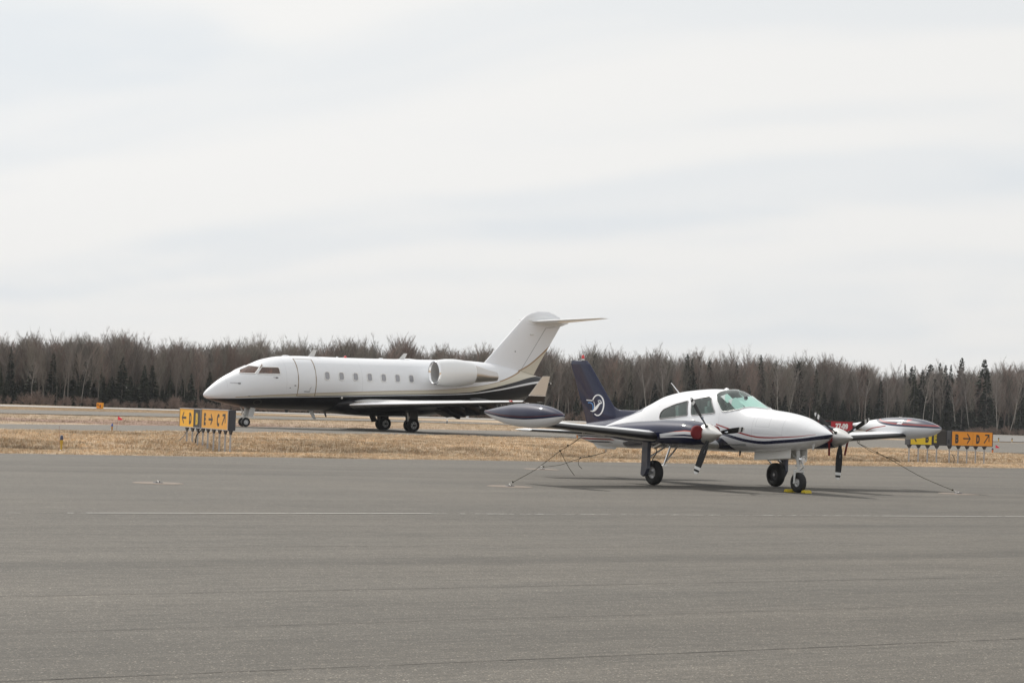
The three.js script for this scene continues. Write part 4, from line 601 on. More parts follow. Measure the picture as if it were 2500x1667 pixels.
function propBlade() { // along +y from the hub
  if (propBlade.g) return propBlade.g;
  const pos = [], col = [], idx = [], prof = [[0.15, 0.06, 0.05, 1.1], [0.22, 0.085, 0.04, 1.0], [0.32, 0.125, 0.028, 0.85], [0.45, 0.15, 0.02, 0.7], [0.6, 0.152, 0.016, 0.56], [0.72, 0.145, 0.013, 0.47], [0.80, 0.138, 0.012, 0.43], [0.80, 0.138, 0.012, 0.43], [0.865, 0.128, 0.011, 0.40], [0.865, 0.128, 0.011, 0.40], [0.915, 0.112, 0.010, 0.38], [0.915, 0.112, 0.010, 0.38], [0.95, 0.085, 0.009, 0.37], [0.965, 0.045, 0.006, 0.36], [0.97, 0.01, 0.003, 0.36]];
  const n = 14; prof.forEach(([r, c, th, tw], i) => { const white = (i >= 7 && i <= 8) || i >= 11, k = white ? [0.72, 0.72, 0.71] : [0.011, 0.011, 0.012]; for (let j = 0; j < n; j++) { const a = j / n * 6.283, u = Math.cos(a) * c / 2, v = Math.sin(a) * th / 2 * (1 - 0.35 * Math.cos(a)), x = v * Math.cos(tw) + u * Math.sin(tw), z = u * Math.cos(tw) - v * Math.sin(tw); pos.push(x, r, z); col.push(...k); } });
  for (let i = 0; i < prof.length - 1; i++) for (let j = 0; j < n; j++) { const a = i * n + j, b = i * n + (j + 1) % n; idx.push(a, a + n, b, b, a + n, b + n); }
  return (propBlade.g = geoOf(pos, idx, { color: col }));
}
function rootG() { return rootG.g ??= bar([0, 0.11, 0], [0, 0.21, 0], 0.045, 0.038, 14); }
function emblemG() { if (emblemG.g) return emblemG.g; const g = new THREE.CircleGeometry(1, 20); g.scale(0.028, 0.045, 1); g.rotateY(Math.PI / 2); g.rotateY(-0.72 + 0.0); g.translate(0.026, 0.43, 0.0); return (emblemG.g = g); }
function emblemMat() { return emblemMat.m ??= M({ map: canvasTex(64, 64, (c) => { c.fillStyle = 'rgb(225,230,235)'; c.fillRect(0, 0, 64, 64); c.fillStyle = 'rgb(60,110,170)'; c.beginPath(); c.arc(26, 40, 16, 0, 7); c.fill(); c.fillStyle = 'rgb(230,232,236)'; c.fillRect(30, 16, 10, 40); }), roughness: 0.3 }); }
// ------------------------------------------------------------------ things fitted to the parked twin
const ropeMat = M({ color: rgb(0.062, 0.056, 0.036), roughness: 1 }), redCloth = M({ color: rgb(0.17, 0.017, 0.02), roughness: 0.9 });
for (const s of [1, -1]) { // red foam plugs in the cowl openings, with streamers
  const t = thing('intake_plug_set', s > 0 ? 'red cowl intake plugs on the near engine under its propeller' : 'red cowl intake plugs with hanging streamers on the far engine', 'intake cover', 'red engine intake plugs');
  t.position.copy(twin.position); t.rotation.copy(twin.rotation);
  for (const q of [1, -1]) { const g = new Skin([[0, 0.15, -0.15, 0.13, 0, 2.2, 2.2], [0.08, 0.165, -0.165, 0.145, 0, 2.2, 2.2], [0.13, 0.15, -0.15, 0.13, 0, 2, 2], [0.15, 0.07, -0.07, 0.06, 0, 2, 2], [0.154, 0.005, -0.005, 0.004, 0, 2, 2]]).pieces(16, 28, () => 'p', [0, 0, 1, 1]).p; g.scale(1, 0.95, 1.0); g.rotateY(-q * 0.40); g.translate(-2.075, 1.25, s * 1.9 + q * 0.225); mesh('plug', g, redCloth, t); }
  mesh('cord', pipe([[-1.96, 1.27, s * 1.9 + 0.2], [-1.93, 1.40, s * 1.9 + 0.1], [-1.93, 1.42, s * 1.9 - 0.1], [-1.96, 1.27, s * 1.9 - 0.2]], 0.012, 20, 6), redCloth, t);
  for (const [dx, dz, L] of s > 0 ? [] : [[0.0, 0.26, 0.36], [0.02, -0.24, 0.34]]) mesh('streamer', boxAt(0.05, L, 0.006, -1.95 + dx, 1.16 - L / 2, s * 1.9 + dz, 0.25 * Math.sign(dz), 0.4, -0.12), redCloth, t);
}
const chockMat = M({ color: rgb(0.56, 0.42, 0.02), roughness: 0.7 });
for (const s of [1, -1]) {
  const sh = new THREE.Shape(); [[-0.05, 0], [0.05, 0], [0.038, 0.04], [0.0, 0.052], [-0.038, 0.04]].forEach(([a, b], i) => i ? sh.lineTo(a, b) : sh.moveTo(a, b)); sh.closePath();
  const g = new THREE.ExtrudeGeometry(sh, { depth: 0.24, bevelEnabled: true, bevelThickness: 0.008, bevelSize: 0.008, bevelSegments: 1 }); g.translate(0, 0.008, -0.12);
  const m = mesh(numbered('wheel_chock'), g, chockMat, scene); m.userData = { label: s > 0 ? 'yellow wheel chock in front of the nose wheel' : 'yellow wheel chock behind the nose wheel', category: 'wheel chock', group: 'yellow wheel chocks' };
  const p = TW(-1.07 + s * 0.21, 0, s > 0 ? -0.06 : 0.06); m.position.set(p[0], 0.004, p[2]); m.rotation.y = twin.rotation.y + (s > 0 ? 0.25 : -0.1);
}
// concrete tie-down pads let into the asphalt, each with its anchor
const padMat = M({ map: concreteTex, color: rgb(0.60, 0.52, 0.46), roughness: 0.95 });
const pads = [[-6.53, -42.25, 'bare concrete tie down pad left of the parked twin'], [0.07, -47.16, 'concrete tie down pad that holds the near wing rope'], [0.91, -59.93, 'concrete tie down pad that holds the tail rope'], [10.66, -53.15, 'concrete tie down pad that holds the far wing rope']];
for (const [x, z, label] of pads) {
  const t = thing('tie_down_pad', label, 'tie down', 'tie down pads'); t.position.set(x, 0, z);
  mesh('pad', lathe([[0, 0.012], [0.44, 0.012], [0.47, 0.008], [0.475, 0.0]], 40), padMat, t);
  mesh('anchor_plate', new THREE.CylinderGeometry(0.09, 0.1, 0.014, 18).translate(0, 0.018, 0), darkMetal, t);
  mesh('anchor_ring', new THREE.TorusGeometry(0.032, 0.008, 8, 20).rotateX(1.1).rotateY(0.6).translate(0, 0.035, 0), steel, t);
}
function rope(label, from, to, knotAt, tail) {
  const t = thing('tie_down_rope', label, 'rope', 'tie down ropes'), A = V(...from), B = V(...to), d = B.clone().sub(A);
  const at = (u, sag = 0, off = 0) => { const p = A.clone().addScaledVector(d, u); return [p.x + off, p.y - sag, p.z]; };
  mesh('doubled_line', merge([pipe([at(0), at(knotAt * 0.5, 0.006, 0.022), at(knotAt)], 0.006, 16, 6), pipe([at(0), at(knotAt * 0.5, 0.03, -0.022), at(knotAt)], 0.006, 16, 6)]), ropeMat, t);
  mesh('line', pipe([at(knotAt), at(lerp(knotAt, 1, 0.5), 0.055), at(1)], 0.0068, 24, 6), ropeMat, t);
  for (const u of [knotAt, knotAt * 0.66, 0.965]) mesh('knot', new THREE.TorusKnotGeometry(0.012, 0.007, 40, 6, 2, 3).translate(...at(u)), ropeMat, t);
  mesh('hook', merge([bar(at(0.975), at(1), 0.009), new THREE.TorusGeometry(0.02, 0.006, 6, 16).translate(...at(1))]), steel, t);
  if (tail) { const k = at(knotAt); mesh('loose_end', pipe(tail.map(([x, y, z]) => [k[0] + x, k[1] + y, k[2] + z]), 0.0068, 24, 6), ropeMat, t); }
}
rope('dark tie down rope from the near wing to its pad', TW(-3.86, 1.08, 3.9), [0.07, 0.06, -47.16], 0.33, [[0, 0, 0], [0.10, -0.18, 0.05], [0.22, -0.38, 0.1], [0.33, -0.52, 0.14]]);
rope('dark tie down rope from the tail to its pad', TW(-8.38, 0.61, 0), [0.91, 0.06, -59.93], 0.38, [[0, 0, 0], [-0.05, -0.08, 0.02], [-0.03, -0.2, 0.04], [0.05, -0.27, 0.05]]);
rope('dark tie down rope from the far wing to its pad', TW(-3.86, 1.08, -4.25), [10.60, 0.05, -53.15], 0.3, [[0, 0, 0], [0.12, -0.0, 0.02], [0.22, -0.05, 0.04], [0.32, -0.10, 0.05]]);

// ------------------------------------------------------------------ airfield signs
const casing = P({ color: rgb(0.032, 0.036, 0.048), roughness: 0.5 }), greyCase = P({ color: rgb(0.11, 0.115, 0.125), roughness: 0.5 }), galv = M({ color: rgb(0.42, 0.42, 0.43), metalness: 0.5, roughness: 0.5 }), alu = M({ color: rgb(0.36, 0.36, 0.37), metalness: 0.6, roughness: 0.4 });
function arrow(c, x, y, L, ang, lw, col) { c.save(); c.translate(x, y); c.rotate(ang); c.strokeStyle = col; c.lineWidth = lw; c.lineJoin = 'miter'; c.beginPath(); c.moveTo(-L / 2, 0); c.lineTo(L / 2 - lw * 0.6, 0); c.stroke(); c.beginPath(); c.moveTo(L / 2 - L * 0.42, -L * 0.42); c.lineTo(L / 2, 0); c.lineTo(L / 2 - L * 0.42, L * 0.42); c.stroke(); c.restore(); }
function glyph(c, s, x, y, size, sx, col) { c.save(); c.translate(x, y); c.scale(sx, 1); c.fillStyle = col; c.font = 'bold ' + size + 'px sans-serif'; c.textAlign = 'center'; c.textBaseline = 'middle'; c.strokeStyle = col; c.lineWidth = size * 0.085; c.lineJoin = 'round'; c.strokeText(s, 0, size * 0.04); c.fillText(s, 0, size * 0.04); c.restore(); }
function grime(c, w, h, seed, n) { const r = rngOf(seed); for (let k = 0; k < n; k++) { c.fillStyle = 'rgba(70,55,30,' + (0.03 + 0.07 * r()) + ')'; const x = r() * w, y = r() * h; c.fillRect(x, y, 1 + r() * 3, 4 + r() * 26); } }
// face: list of [start share, end share, draw]; panels are separate plates
function signBox(name, label, group, L, R, y0, H, depth, panels, posts, mat, opts = {}) {
  const t = thing(name, label, 'sign', group), dx = R[0] - L[0], dz = R[1] - L[1], len = Math.hypot(dx, dz), cx = (L[0] + R[0]) / 2, cz = (L[1] + R[1]) / 2, g0 = heightW(cx, cz);
  t.position.set(cx, g0, cz); t.rotation.y = Math.atan2(-dz, dx); const yb = y0 - g0;
  mesh('case', boxAt(len, H, depth, 0, yb + H / 2, -depth / 2), mat, t);
  const fr = 0.028; mesh('front_frame', merge([boxAt(len, fr, 0.02, 0, yb + fr / 2, 0.01), boxAt(len, fr, 0.02, 0, yb + H - fr / 2, 0.01), boxAt(fr, H - 2 * fr, 0.02, -len / 2 + fr / 2, yb + H / 2, 0.01), boxAt(fr, H - 2 * fr, 0.02, len / 2 - fr / 2, yb + H / 2, 0.01)]), opts.frame || alu, t);
  panels.forEach(([a, b, bg, draw], i) => { const w = (b - a) * (len - 2 * fr), g = new THREE.BoxGeometry(w - 0.012, H - 2 * fr, 0.006); g.translate(-len / 2 + fr + (a + b) / 2 * (len - 2 * fr), yb + H / 2, 0.006); const W = Math.round(w / (H - 2 * fr) * 192), tex = canvasTex(W, 192, (c) => { c.fillStyle = bg; c.fillRect(0, 0, W, 192); draw && draw(c, W, 192); grime(c, W, 192, i * 7 + len * 100, 60); }); mesh('panel', g, P({ map: tex, roughness: 0.4 }), t); });
  for (const u of posts) {
    const x = -len / 2 + u * len, gy = heightW(cx + dx / len * x, cz + dz / len * x) - g0 - 0.05; const br = new THREE.Shape(); [[-0.15, 0], [0.15, 0], [0.04, -0.13], [-0.04, -0.13]].forEach(([a, b], i) => i ? br.lineTo(a, b) : br.moveTo(a, b)); br.closePath();
    const leg = mesh('post', bar([x, gy, -depth / 2], [x, yb - 0.12, -depth / 2], 0.03, 0.03, 12), galv, t); mesh('bracket', new THREE.ExtrudeGeometry(br, { depth: 0.05, bevelEnabled: false }).translate(x, yb - 0.001, -depth * 0.5 - 0.025), casing, leg);
  }
  return t;
}
const BK = 'rgb(22,22,24)', Y1 = 'rgb(246,182,6)', Y2 = 'rgb(228,166,58)', Y3 = 'rgb(224,192,14)', Y4 = 'rgb(224,144,14)';
const dirV = (L, R, d) => { const n = Math.hypot(R[0] - L[0], R[1] - L[1]); return [L[0] + (R[0] - L[0]) / n * d, L[1] + (R[1] - L[1]) / n * d]; };
{
  const L = [-11.15, -76.3], R = [-8.94, -71.8], g = 'guidance signs left of the jet';
  const a = signBox('guidance_sign', 'yellow and black taxiway sign reading arrow D and B, left of the jet nose', g, L, dirV(L, R, 2.26), 0.49, 0.645, 0.26, [[0, 0.67, Y1, (c, w, h) => { arrow(c, w * 0.33, h * 0.5, w * 0.30, Math.PI, 24, BK); glyph(c, 'D', w * 0.77, h * 0.5, 160, 0.82, BK); }], [0.67, 1, BK, (c, w, h) => glyph(c, 'B', w * 0.46, h * 0.5, 160, 0.82, 'rgb(214,176,20)')]], [0.2, 0.46, 0.71, 0.95], casing);
  signBox('guidance_sign', 'faded yellow taxiway sign reading E arrow and C arrow, beside the jet nose wheel', g, dirV(L, R, 2.34), R, 0.50, 0.655, 0.26, [[0, 0.505, Y2, (c, w, h) => { glyph(c, 'E', w * 0.24, h * 0.5, 160, 0.82, BK); arrow(c, w * 0.68, h * 0.52, w * 0.30, 0, 25, BK); }], [0.505, 1, Y2, (c, w, h) => { glyph(c, 'C', w * 0.26, h * 0.5, 160, 0.82, BK); arrow(c, w * 0.68, h * 0.5, w * 0.34, -0.85, 23, BK); }]], [0.12, 0.34, 0.56, 0.77, 0.96], casing);
  mesh('cable', pipe([[-0.55, 0.5, -0.1], [-0.62, 0.3, -0.02], [-0.9, 0.06, 0.1], [-0.3, 0.02, 0.2]], 0.014, 30, 6), M({ color: rgb(0.25, 0.25, 0.25) }), a);
  mesh('conduit', pipe([[0.9, 0.52, -0.1], [0.75, 0.35, 0], [0.72, 0.1, 0.02]], 0.02, 20, 6), tyreMat, a);
  const L2 = [17.02, -95.5], R2 = [21.34, -99.3], g2 = 'guidance signs under the far wing tip';
  signBox('guidance_sign', 'yellow and black taxiway sign reading arrow B and E, behind the far tip tank', g2, L2, dirV(L2, R2, 2.5), 0.56, 0.65, 0.3, [[0, 0.585, Y3, (c, w, h) => { arrow(c, w * 0.30, h * 0.5, w * 0.30, Math.PI, 22, BK); glyph(c, 'B', w * 0.78, h * 0.5, 158, 0.82, BK); }], [0.585, 1, BK, (c, w, h) => glyph(c, 'E', w * 0.24, h * 0.5, 158, 0.82, 'rgb(190,170,30)')]], [0.06, 0.31, 0.56, 0.81], greyCase, { frame: casing });
  const b = signBox('guidance_sign', 'orange yellow taxiway sign reading B arrow and D arrow, farthest right', g2, dirV(L2, R2, 2.82), R2, 0.56, 0.66, 0.3, [[0, 0.515, Y4, (c, w, h) => { glyph(c, 'B', w * 0.23, h * 0.5, 158, 0.82, BK); arrow(c, w * 0.70, h * 0.5, w * 0.34, 0, 19, BK); }], [0.515, 1, Y4, (c, w, h) => { glyph(c, 'D', w * 0.25, h * 0.5, 158, 0.82, BK); arrow(c, w * 0.70, h * 0.5, w * 0.36, -0.8, 19, BK); }]], [0.03, 0.24, 0.45, 0.66, 0.87], greyCase, { frame: casing });
  mesh('cable', pipe([[-1.25, 0.52, -0.1], [-1.22, 0.35, 0], [-1.32, 0.12, 0.05], [-1.35, 0.02, 0.1]], 0.014, 20, 6), tyreMat, b);
  mesh('label_plate', boxAt(0.004, 0.16, 0.11, -1.4775, 1.08, -0.14), P({ map: canvasTex(48, 64, (c) => { c.fillStyle = 'rgb(70,74,80)'; c.fillRect(0, 0, 48, 64); c.fillStyle = 'rgb(225,225,225)'; c.fillRect(6, 6, 34, 7); c.fillRect(30, 6, 7, 24); c.fillRect(14, 42, 12, 10); }), roughness: 0.6 }), b);
  signBox('holding_sign', 'red runway holding position sign reading 27-09, behind the far propeller', null, [21.6, -157.5], [24.0, -157.2], 0.56, 0.66, 0.25, [[0, 0.37, BK, (c, w, h) => glyph(c, 'D', w * 0.62, h * 0.5, 158, 0.82, 'rgb(205,150,20)')], [0.37, 1, 'rgb(176,28,44)', (c, w, h) => glyph(c, '27-09', w * 0.5, h * 0.5, 150, 0.74, 'rgb(235,232,232)')]], [0.2, 0.5, 0.8], casing, { frame: redCloth });
  signBox('guidance_sign', 'small orange runway exit sign far left in front of the woods', null, [-44.2, -241.2], [-43.55, -240.9], 0.13 - 0.85, 0.62, 0.3, [[0, 1, 'rgb(240,150,10)', (c, w, h) => { arrow(c, w * 0.30, h * 0.45, w * 0.42, -2.3, 20, BK); glyph(c, 'G', w * 0.68, h * 0.55, 130, 0.75, BK); }]], [0.3, 0.7], M({ color: rgb(0.75, 0.33, 0.02) }), { frame: M({ color: rgb(0.75, 0.33, 0.02) }) });
}
// ------------------------------------------------------------------ edge lights, markers and flags
const yellowPost = M({ color: rgb(0.50, 0.33, 0.05), roughness: 0.7 }), blueGlass = P({ color: rgb(0.012, 0.010, 0.05), roughness: 0.12, clearcoat: 1 }), blueLens = P({ color: rgb(0.03, 0.08, 0.35), roughness: 0.12, clearcoat: 1 }), flagRed = M({ color: rgb(0.90, 0.05, 0.10), roughness: 0.8 });
function edgeLight(label, x, z, h, big, postMat = yellowPost, lens = blueGlass) {
  const t = thing('edge_light', label, 'airfield light', 'airfield edge lights'); t.position.set(x, Math.max(heightW(x, z), heightP(...toF(x, z)) - 0.03), z); const r = big;
  mesh('base', lathe([[0, 0.02], [r * 0.8, 0.03], [r * 1.0, 0.0]], 20).translate(0, h * 0.02, 0), galv, t);
  mesh('post', lathe([[r * 0.62, h * 0.02], [r * 0.55, h * 0.2], [r * 0.62, h * 0.35], [r * 0.88, h * 0.52], [r * 0.95, h * 0.68], [r * 0.98, h * 0.7]], 20), postMat, t);
  mesh('collar', new THREE.CylinderGeometry(r * 0.9, r * 0.9, h * 0.035, 20).translate(0, h * 0.6, 0), casing, t);
  mesh('lens', lathe([[r * 0.98, h * 0.7], [r * 0.98, h * 0.88], [r * 0.8, h * 0.96], [r * 0.4, h * 1.0], [0, h * 1.005]], 24), lens, t);
  return t;
}
{ const t = edgeLight('blue taxiway edge light on a yellow post nearest the apron, at far left', -11.92, -60.16, 0.43, 0.045); mesh('snow_wand', bar([-0.055, 0, 0], [-0.07, 0.68, 0], 0.004, 0.003, 6), redCloth, t); }
edgeLight('blue taxiway edge light beside the pink flag, left of the signs', -15.14, -86.04, 0.36, 0.036, M({ color: rgb(0.45, 0.22, 0.04), roughness: 0.7 }), blueLens);
edgeLight('dark topped orange taxiway light beside the farthest right sign', 24.52, -114.03, 0.34, 0.05, M({ color: rgb(0.62, 0.2, 0.06), roughness: 0.7 }));
edgeLight('left one of two small black topped lights at the far right edge', 38.4, -176.5, 0.36, 0.05, yellowPost, casing);
edgeLight('right one of two small black topped lights at the far right edge', 39.9, -178.5, 0.36, 0.05, yellowPost, casing);
edgeLight('small white runway light under the jet wing tip', -4.44, -161.66, 0.34, 0.05, casing, whitePaint);
edgeLight('orange marker post behind the tail of the parked twin', 3.39, -111.02, 0.3, 0.045, M({ color: rgb(0.62, 0.24, 0.06), roughness: 0.7 }), M({ color: rgb(0.62, 0.24, 0.06) }));
function flag(label, x, z, h, s) { const t = thing('marker_flag', label, 'flag', 'red marker flags'); t.position.set(x, heightW(x, z), z); mesh('stake', bar([0, -0.03, 0], [0.045, h, 0], 0.004, 0.003, 6), redCloth, t); const sh = new THREE.Shape(); sh.moveTo(0, 0); sh.lineTo(0, s * 0.75); sh.lineTo(s * 0.5, s * 0.42); sh.lineTo(s * 1.05, s * 0.1); sh.lineTo(s * 0.5, 0.0); sh.closePath(); mesh('pennant', new THREE.ExtrudeGeometry(sh, { depth: 0.003, bevelEnabled: false, steps: 1 }).translate(0.045, h - s * 0.8, 0), flagRed, t); }
flag('pink red triangular flag on a thin stake left of the signs', -15.0, -86.2, 0.66, 0.19);
flag('red flag on the ground beside the farthest right sign', 28.6, -132.4, 0.30, 0.24);
{ const t = thing('equipment_box', 'white equipment box far behind the jet wing flaps', 'box'); t.position.set(-5.9, heightW(-5.9, -318), -318); mesh('cabinet', boxAt(0.38, 0.72, 0.35, 0, 0.36, 0), whitePaint, t); mesh('lid', boxAt(0.44, 0.05, 0.4, 0, 0.745, 0), whitePaint, t); }
// ------------------------------------------------------------------ the wood behind the field
const barkGrey = [0.215, 0.186, 0.165], pxU = (px) => (px - 1250) / 5501;
function ribbonInto(pos, idx, p, q, w0, w1, r) { // a flat twig from p to q facing a random way
  const d = V(q[0] - p[0], q[1] - p[1], q[2] - p[2]).normalize(), s = V(r() - 0.5, r() - 0.5, r() - 0.5).cross(d).normalize(), o = pos.length / 3;
  pos.push(p[0] - s.x * w0, p[1] - s.y * w0, p[2] - s.z * w0, p[0] + s.x * w0, p[1] + s.y * w0, p[2] + s.z * w0, q[0] + s.x * w1, q[1] + s.y * w1, q[2] + s.z * w1, q[0] - s.x * w1, q[1] - s.y * w1, q[2] - s.z * w1); idx.push(o, o + 1, o + 2, o, o + 2, o + 3);
}
function stick(pos, idx, p, q, r0, r1, n = 5) { const a = V(...p), d = V(q[0] - p[0], q[1] - p[1], q[2] - p[2]).normalize(), u = V(0.3, 0.1, 1).cross(d).normalize(), v = d.clone().cross(u), o = pos.length / 3; for (const [c, rr] of [[p, r0], [q, r1]]) for (let k = 0; k < n; k++) { const an = k / n * 6.283, x = Math.cos(an) * rr, y = Math.sin(an) * rr; pos.push(c[0] + u.x * x + v.x * y, c[1] + u.y * x + v.y * y, c[2] + u.z * x + v.z * y); } for (let k = 0; k < n; k++) { const b = (k + 1) % n; idx.push(o + k, o + b, o + n + k, o + b, o + n + b, o + n + k); } }
function bareTree(seed, o) { // unit height tree: trunk and a crown of limbs and twigs
  const r = rngOf(seed), tp = [], ti = [], cp = [], ci = []; let p = [0, 0, 0], dir = [(r() - 0.5) * o.lean, 1, (r() - 0.5) * o.lean]; const pts = [p];
  for (let k = 0; k < 9; k++) { const q = [p[0] + dir[0] * 0.105, p[1] + 0.105, p[2] + dir[2] * 0.105]; const r0 = o.girth * (1 - k / 9.6), r1 = o.girth * (1 - (k + 1) / 9.6); stick(tp, ti, p, q, r0, Math.max(0.001, r1)); pts.push(q); p = q; dir[0] += (r() - 0.5) * 0.13; dir[2] += (r() - 0.5) * 0.13; dir[0] *= 0.9; dir[2] *= 0.9; }
  const on = (u) => { const f = u * 9, i = Math.min(8, Math.floor(f)), t = f - i; return [0, 1, 2].map((k) => lerp(pts[i][k], pts[i + 1][k], t)); };
  for (let k = 0; k < o.limbs; k++) {
    const u = lerp(o.from, 0.97, Math.pow(k / o.limbs, 0.85)), b = on(u), an = r() * 6.283, L = o.reach * (0.5 + 0.7 * r()) * (1.15 - 0.75 * u), up = o.up * (0.7 + 0.6 * r()), e = [b[0] + Math.cos(an) * L, b[1] + L * up, b[2] + Math.sin(an) * L], m = [lerp(b[0], e[0], 0.55), lerp(b[1], e[1], 0.42), lerp(b[2], e[2], 0.55)];
    ribbonInto(cp, ci, b, m, o.w * 2.0, o.w * 1.5, r); ribbonInto(cp, ci, m, e, o.w * 1.5, o.w * 0.7, r);
    for (let j = 0; j < o.sec; j++) { const t = 0.2 + 0.8 * r(), s = t < 0.5 ? [lerp(b[0], m[0], t * 2), lerp(b[1], m[1], t * 2), lerp(b[2], m[2], t * 2)] : [lerp(m[0], e[0], t * 2 - 1), lerp(m[1], e[1], t * 2 - 1), lerp(m[2], e[2], t * 2 - 1)], a2 = an + (r() - 0.5) * 2.6, l2 = L * (0.22 + 0.4 * r()), e2 = [s[0] + Math.cos(a2) * l2, s[1] + l2 * (0.8 + 1.9 * r()), s[2] + Math.sin(a2) * l2]; ribbonInto(cp, ci, s, e2, o.w, o.w * 0.5, r);
      for (let i = 0; i < o.ter; i++) { const v = 0.2 + 0.8 * r(), s3 = [lerp(s[0], e2[0], v), lerp(s[1], e2[1], v), lerp(s[2], e2[2], v)], a3 = a2 + (r() - 0.5) * 3, l3 = l2 * (0.3 + 0.5 * r()); ribbonInto(cp, ci, s3, [s3[0] + Math.cos(a3) * l3, s3[1] + l3 * (0.7 + 2.0 * r()), s3[2] + Math.sin(a3) * l3], o.w * 0.62, o.w * 0.3, r); } }
  }
  return { trunk: geoOf(tp, ti), crown: geoOf(cp, ci) };
}
function conifer(seed, o) { // unit height spire of drooping sprays
  const r = rngOf(seed), tp = [], ti = [], cp = [], ci = []; stick(tp, ti, [0, 0, 0], [0, 0.99, 0], o.girth, 0.0015, 6);
  const bulge = (y) => 0.82 + 0.36 * vnoise(y * 9, seed);
  for (let y = o.from; y < 0.995; y += 0.0042 + 0.004 * (1 - y)) {
    const f = Math.pow(1 - y, o.pow) * bulge(y), n = 2 + Math.floor(2.4 * r());
    for (let k = 0; k < n; k++) { const an = r() * 6.283; if (vnoise(an * 1.3 + 20, y * 14 + seed) < o.gap) continue; const L = (o.w * f + 0.006) * (0.45 + 0.75 * r()), c = Math.cos(an), s = Math.sin(an), tilt = (r() - 0.62) * 0.9 + (y > 0.88 ? 0.7 : 0), w = L * (0.16 + 0.16 * r()) + 0.003, dr = L * tilt, roll = (r() - 0.5) * 1.6; const b = [0, y, 0], m = [c * L * 0.6, y + dr * 0.5, s * L * 0.6], e = [c * L, y + dr - L * 0.12, s * L], wy = w * Math.sin(roll), wx = w * Math.cos(roll); let q = cp.length / 3;
      cp.push(...b, m[0] - s * wx, m[1] - wy, m[2] + c * wx, ...e, m[0] + s * wx, m[1] + wy, m[2] - c * wx); ci.push(q, q + 1, q + 2, q, q + 2, q + 3); q = cp.length / 3;
      cp.push(m[0] * 0.5, m[1] * 0.5 + y * 0.5, m[2] * 0.5, m[0], m[1] - L * 0.34 - 0.004, m[2], ...e); ci.push(q, q + 1, q + 2); }
  }
  return { trunk: geoOf(tp, ti), crown: geoOf(cp, ci) };
}
const bareKinds = [], birchKinds = [], spruceKinds = [];
for (let k = 0; k < 6; k++) bareKinds.push(bareTree(100 + k, { lean: 0.25, girth: 0.0105, from: 0.30 - 0.02 * k, limbs: 30 + k * 2, reach: 0.115 + 0.012 * (k % 3), up: 2.5 - 0.2 * (k % 4), w: 0.00105, sec: 9, ter: 6 }));
for (let k = 0; k < 4; k++) birchKinds.push(bareTree(200 + k, { lean: 0.35, girth: 0.0075, from: 0.4, limbs: 24, reach: 0.11, up: 2.1, w: 0.001, sec: 8, ter: 5 }));
[[0.115, 0.8, 0.05, 0.06], [0.085, 0.7, 0.1, 0.05], [0.15, 0.85, 0.2, 0.18], [0.10, 1.0, 0.0, 0.03], [0.17, 0.75, 0.28, 0.32]].forEach(([w, pow, gap, from], k) => spruceKinds.push(conifer(300 + k, { w, pow, gap, from: 0.04 + from * 0.4, girth: 0.008 })));
const trunkMat = M({ color: rgb(0.19, 0.17, 0.155), roughness: 1 }), twigMat = M({ color: rgb(...barkGrey), roughness: 1 }), paleTwig = M({ color: rgb(0.27, 0.24, 0.22), roughness: 1 }), redTwig = M({ color: rgb(0.215, 0.178, 0.165), roughness: 1 }), birchMat = M({ color: rgb(0.40, 0.375, 0.345), roughness: 0.9 }), needle = M({ color: rgb(0.026, 0.032, 0.019), roughness: 1 }), needle2 = M({ color: rgb(0.040, 0.047, 0.026), roughness: 1 });
const frontT = (a) => a < 200 ? lerp(253, 274, clamp((a - 95) / 105)) : lerp(274, 272, clamp((a - 200) / 100));
function woodAt(px, back) { const u = pxU(px); let d = 300; for (let k = 0; k < 12; k++) { const a = d * (CA * u + SA), t = frontT(a) + back; d = t / (CA - SA * u); } const x = u * d, z = -d; return { x, z, d, y: heightW(x, z) }; }
const horizonPx = (px) => 977.46 + (px - 1250) * 0.0378;
const topOf = (px, w, py) => 1.8 + (horizonPx(px) - py) * w.d / 5501 - w.y;
const skyline = pchip([-200, 0, 115, 200, 315, 420, 560, 640, 800, 980, 1090, 1200, 1400, 1580, 1700, 1830, 1980, 2070, 2200, 2330, 2450, 2700], [110, 104, 119, 109, 126, 104, 107, 121, 127, 131, 113, 123, 122, 129, 130, 128, 134, 114, 108, 118, 128, 122]);
const ordinals = ['first', 'second', 'third', 'fourth', 'fifth', 'sixth', 'seventh', 'eighth', 'ninth', 'tenth', 'eleventh', 'twelfth', 'thirteenth', 'fourteenth', 'fifteenth', 'sixteenth', 'seventeenth', 'eighteenth', 'nineteenth', 'twentieth'];
const ordinal = (k) => k < 20 ? ordinals[k] : ({ 20: 'twentieth', 30: 'thirtieth', 40: 'fortieth' }[k + 1 - (k + 1) % 10 === k + 1 ? k + 1 : 0] || (['', '', 'twenty', 'thirty', 'forty'][Math.floor((k + 1) / 10)] + ((k + 1) % 10 ? ' ' + ordinals[(k + 1) % 10 - 1] : '')));
function plant(name, category, group, label, kind, mats, w, h, turn, wide = 1, lean = 0) {
  const t = thing(name, label, category, group); t.position.set(w.x, w.y - 0.05, w.z); t.rotation.set(0, turn, lean); t.scale.set(h * wide, h, h * wide);
  mesh('trunk', kind.trunk, mats[0], t); mesh('crown', kind.crown, mats[1], t); return t;
}
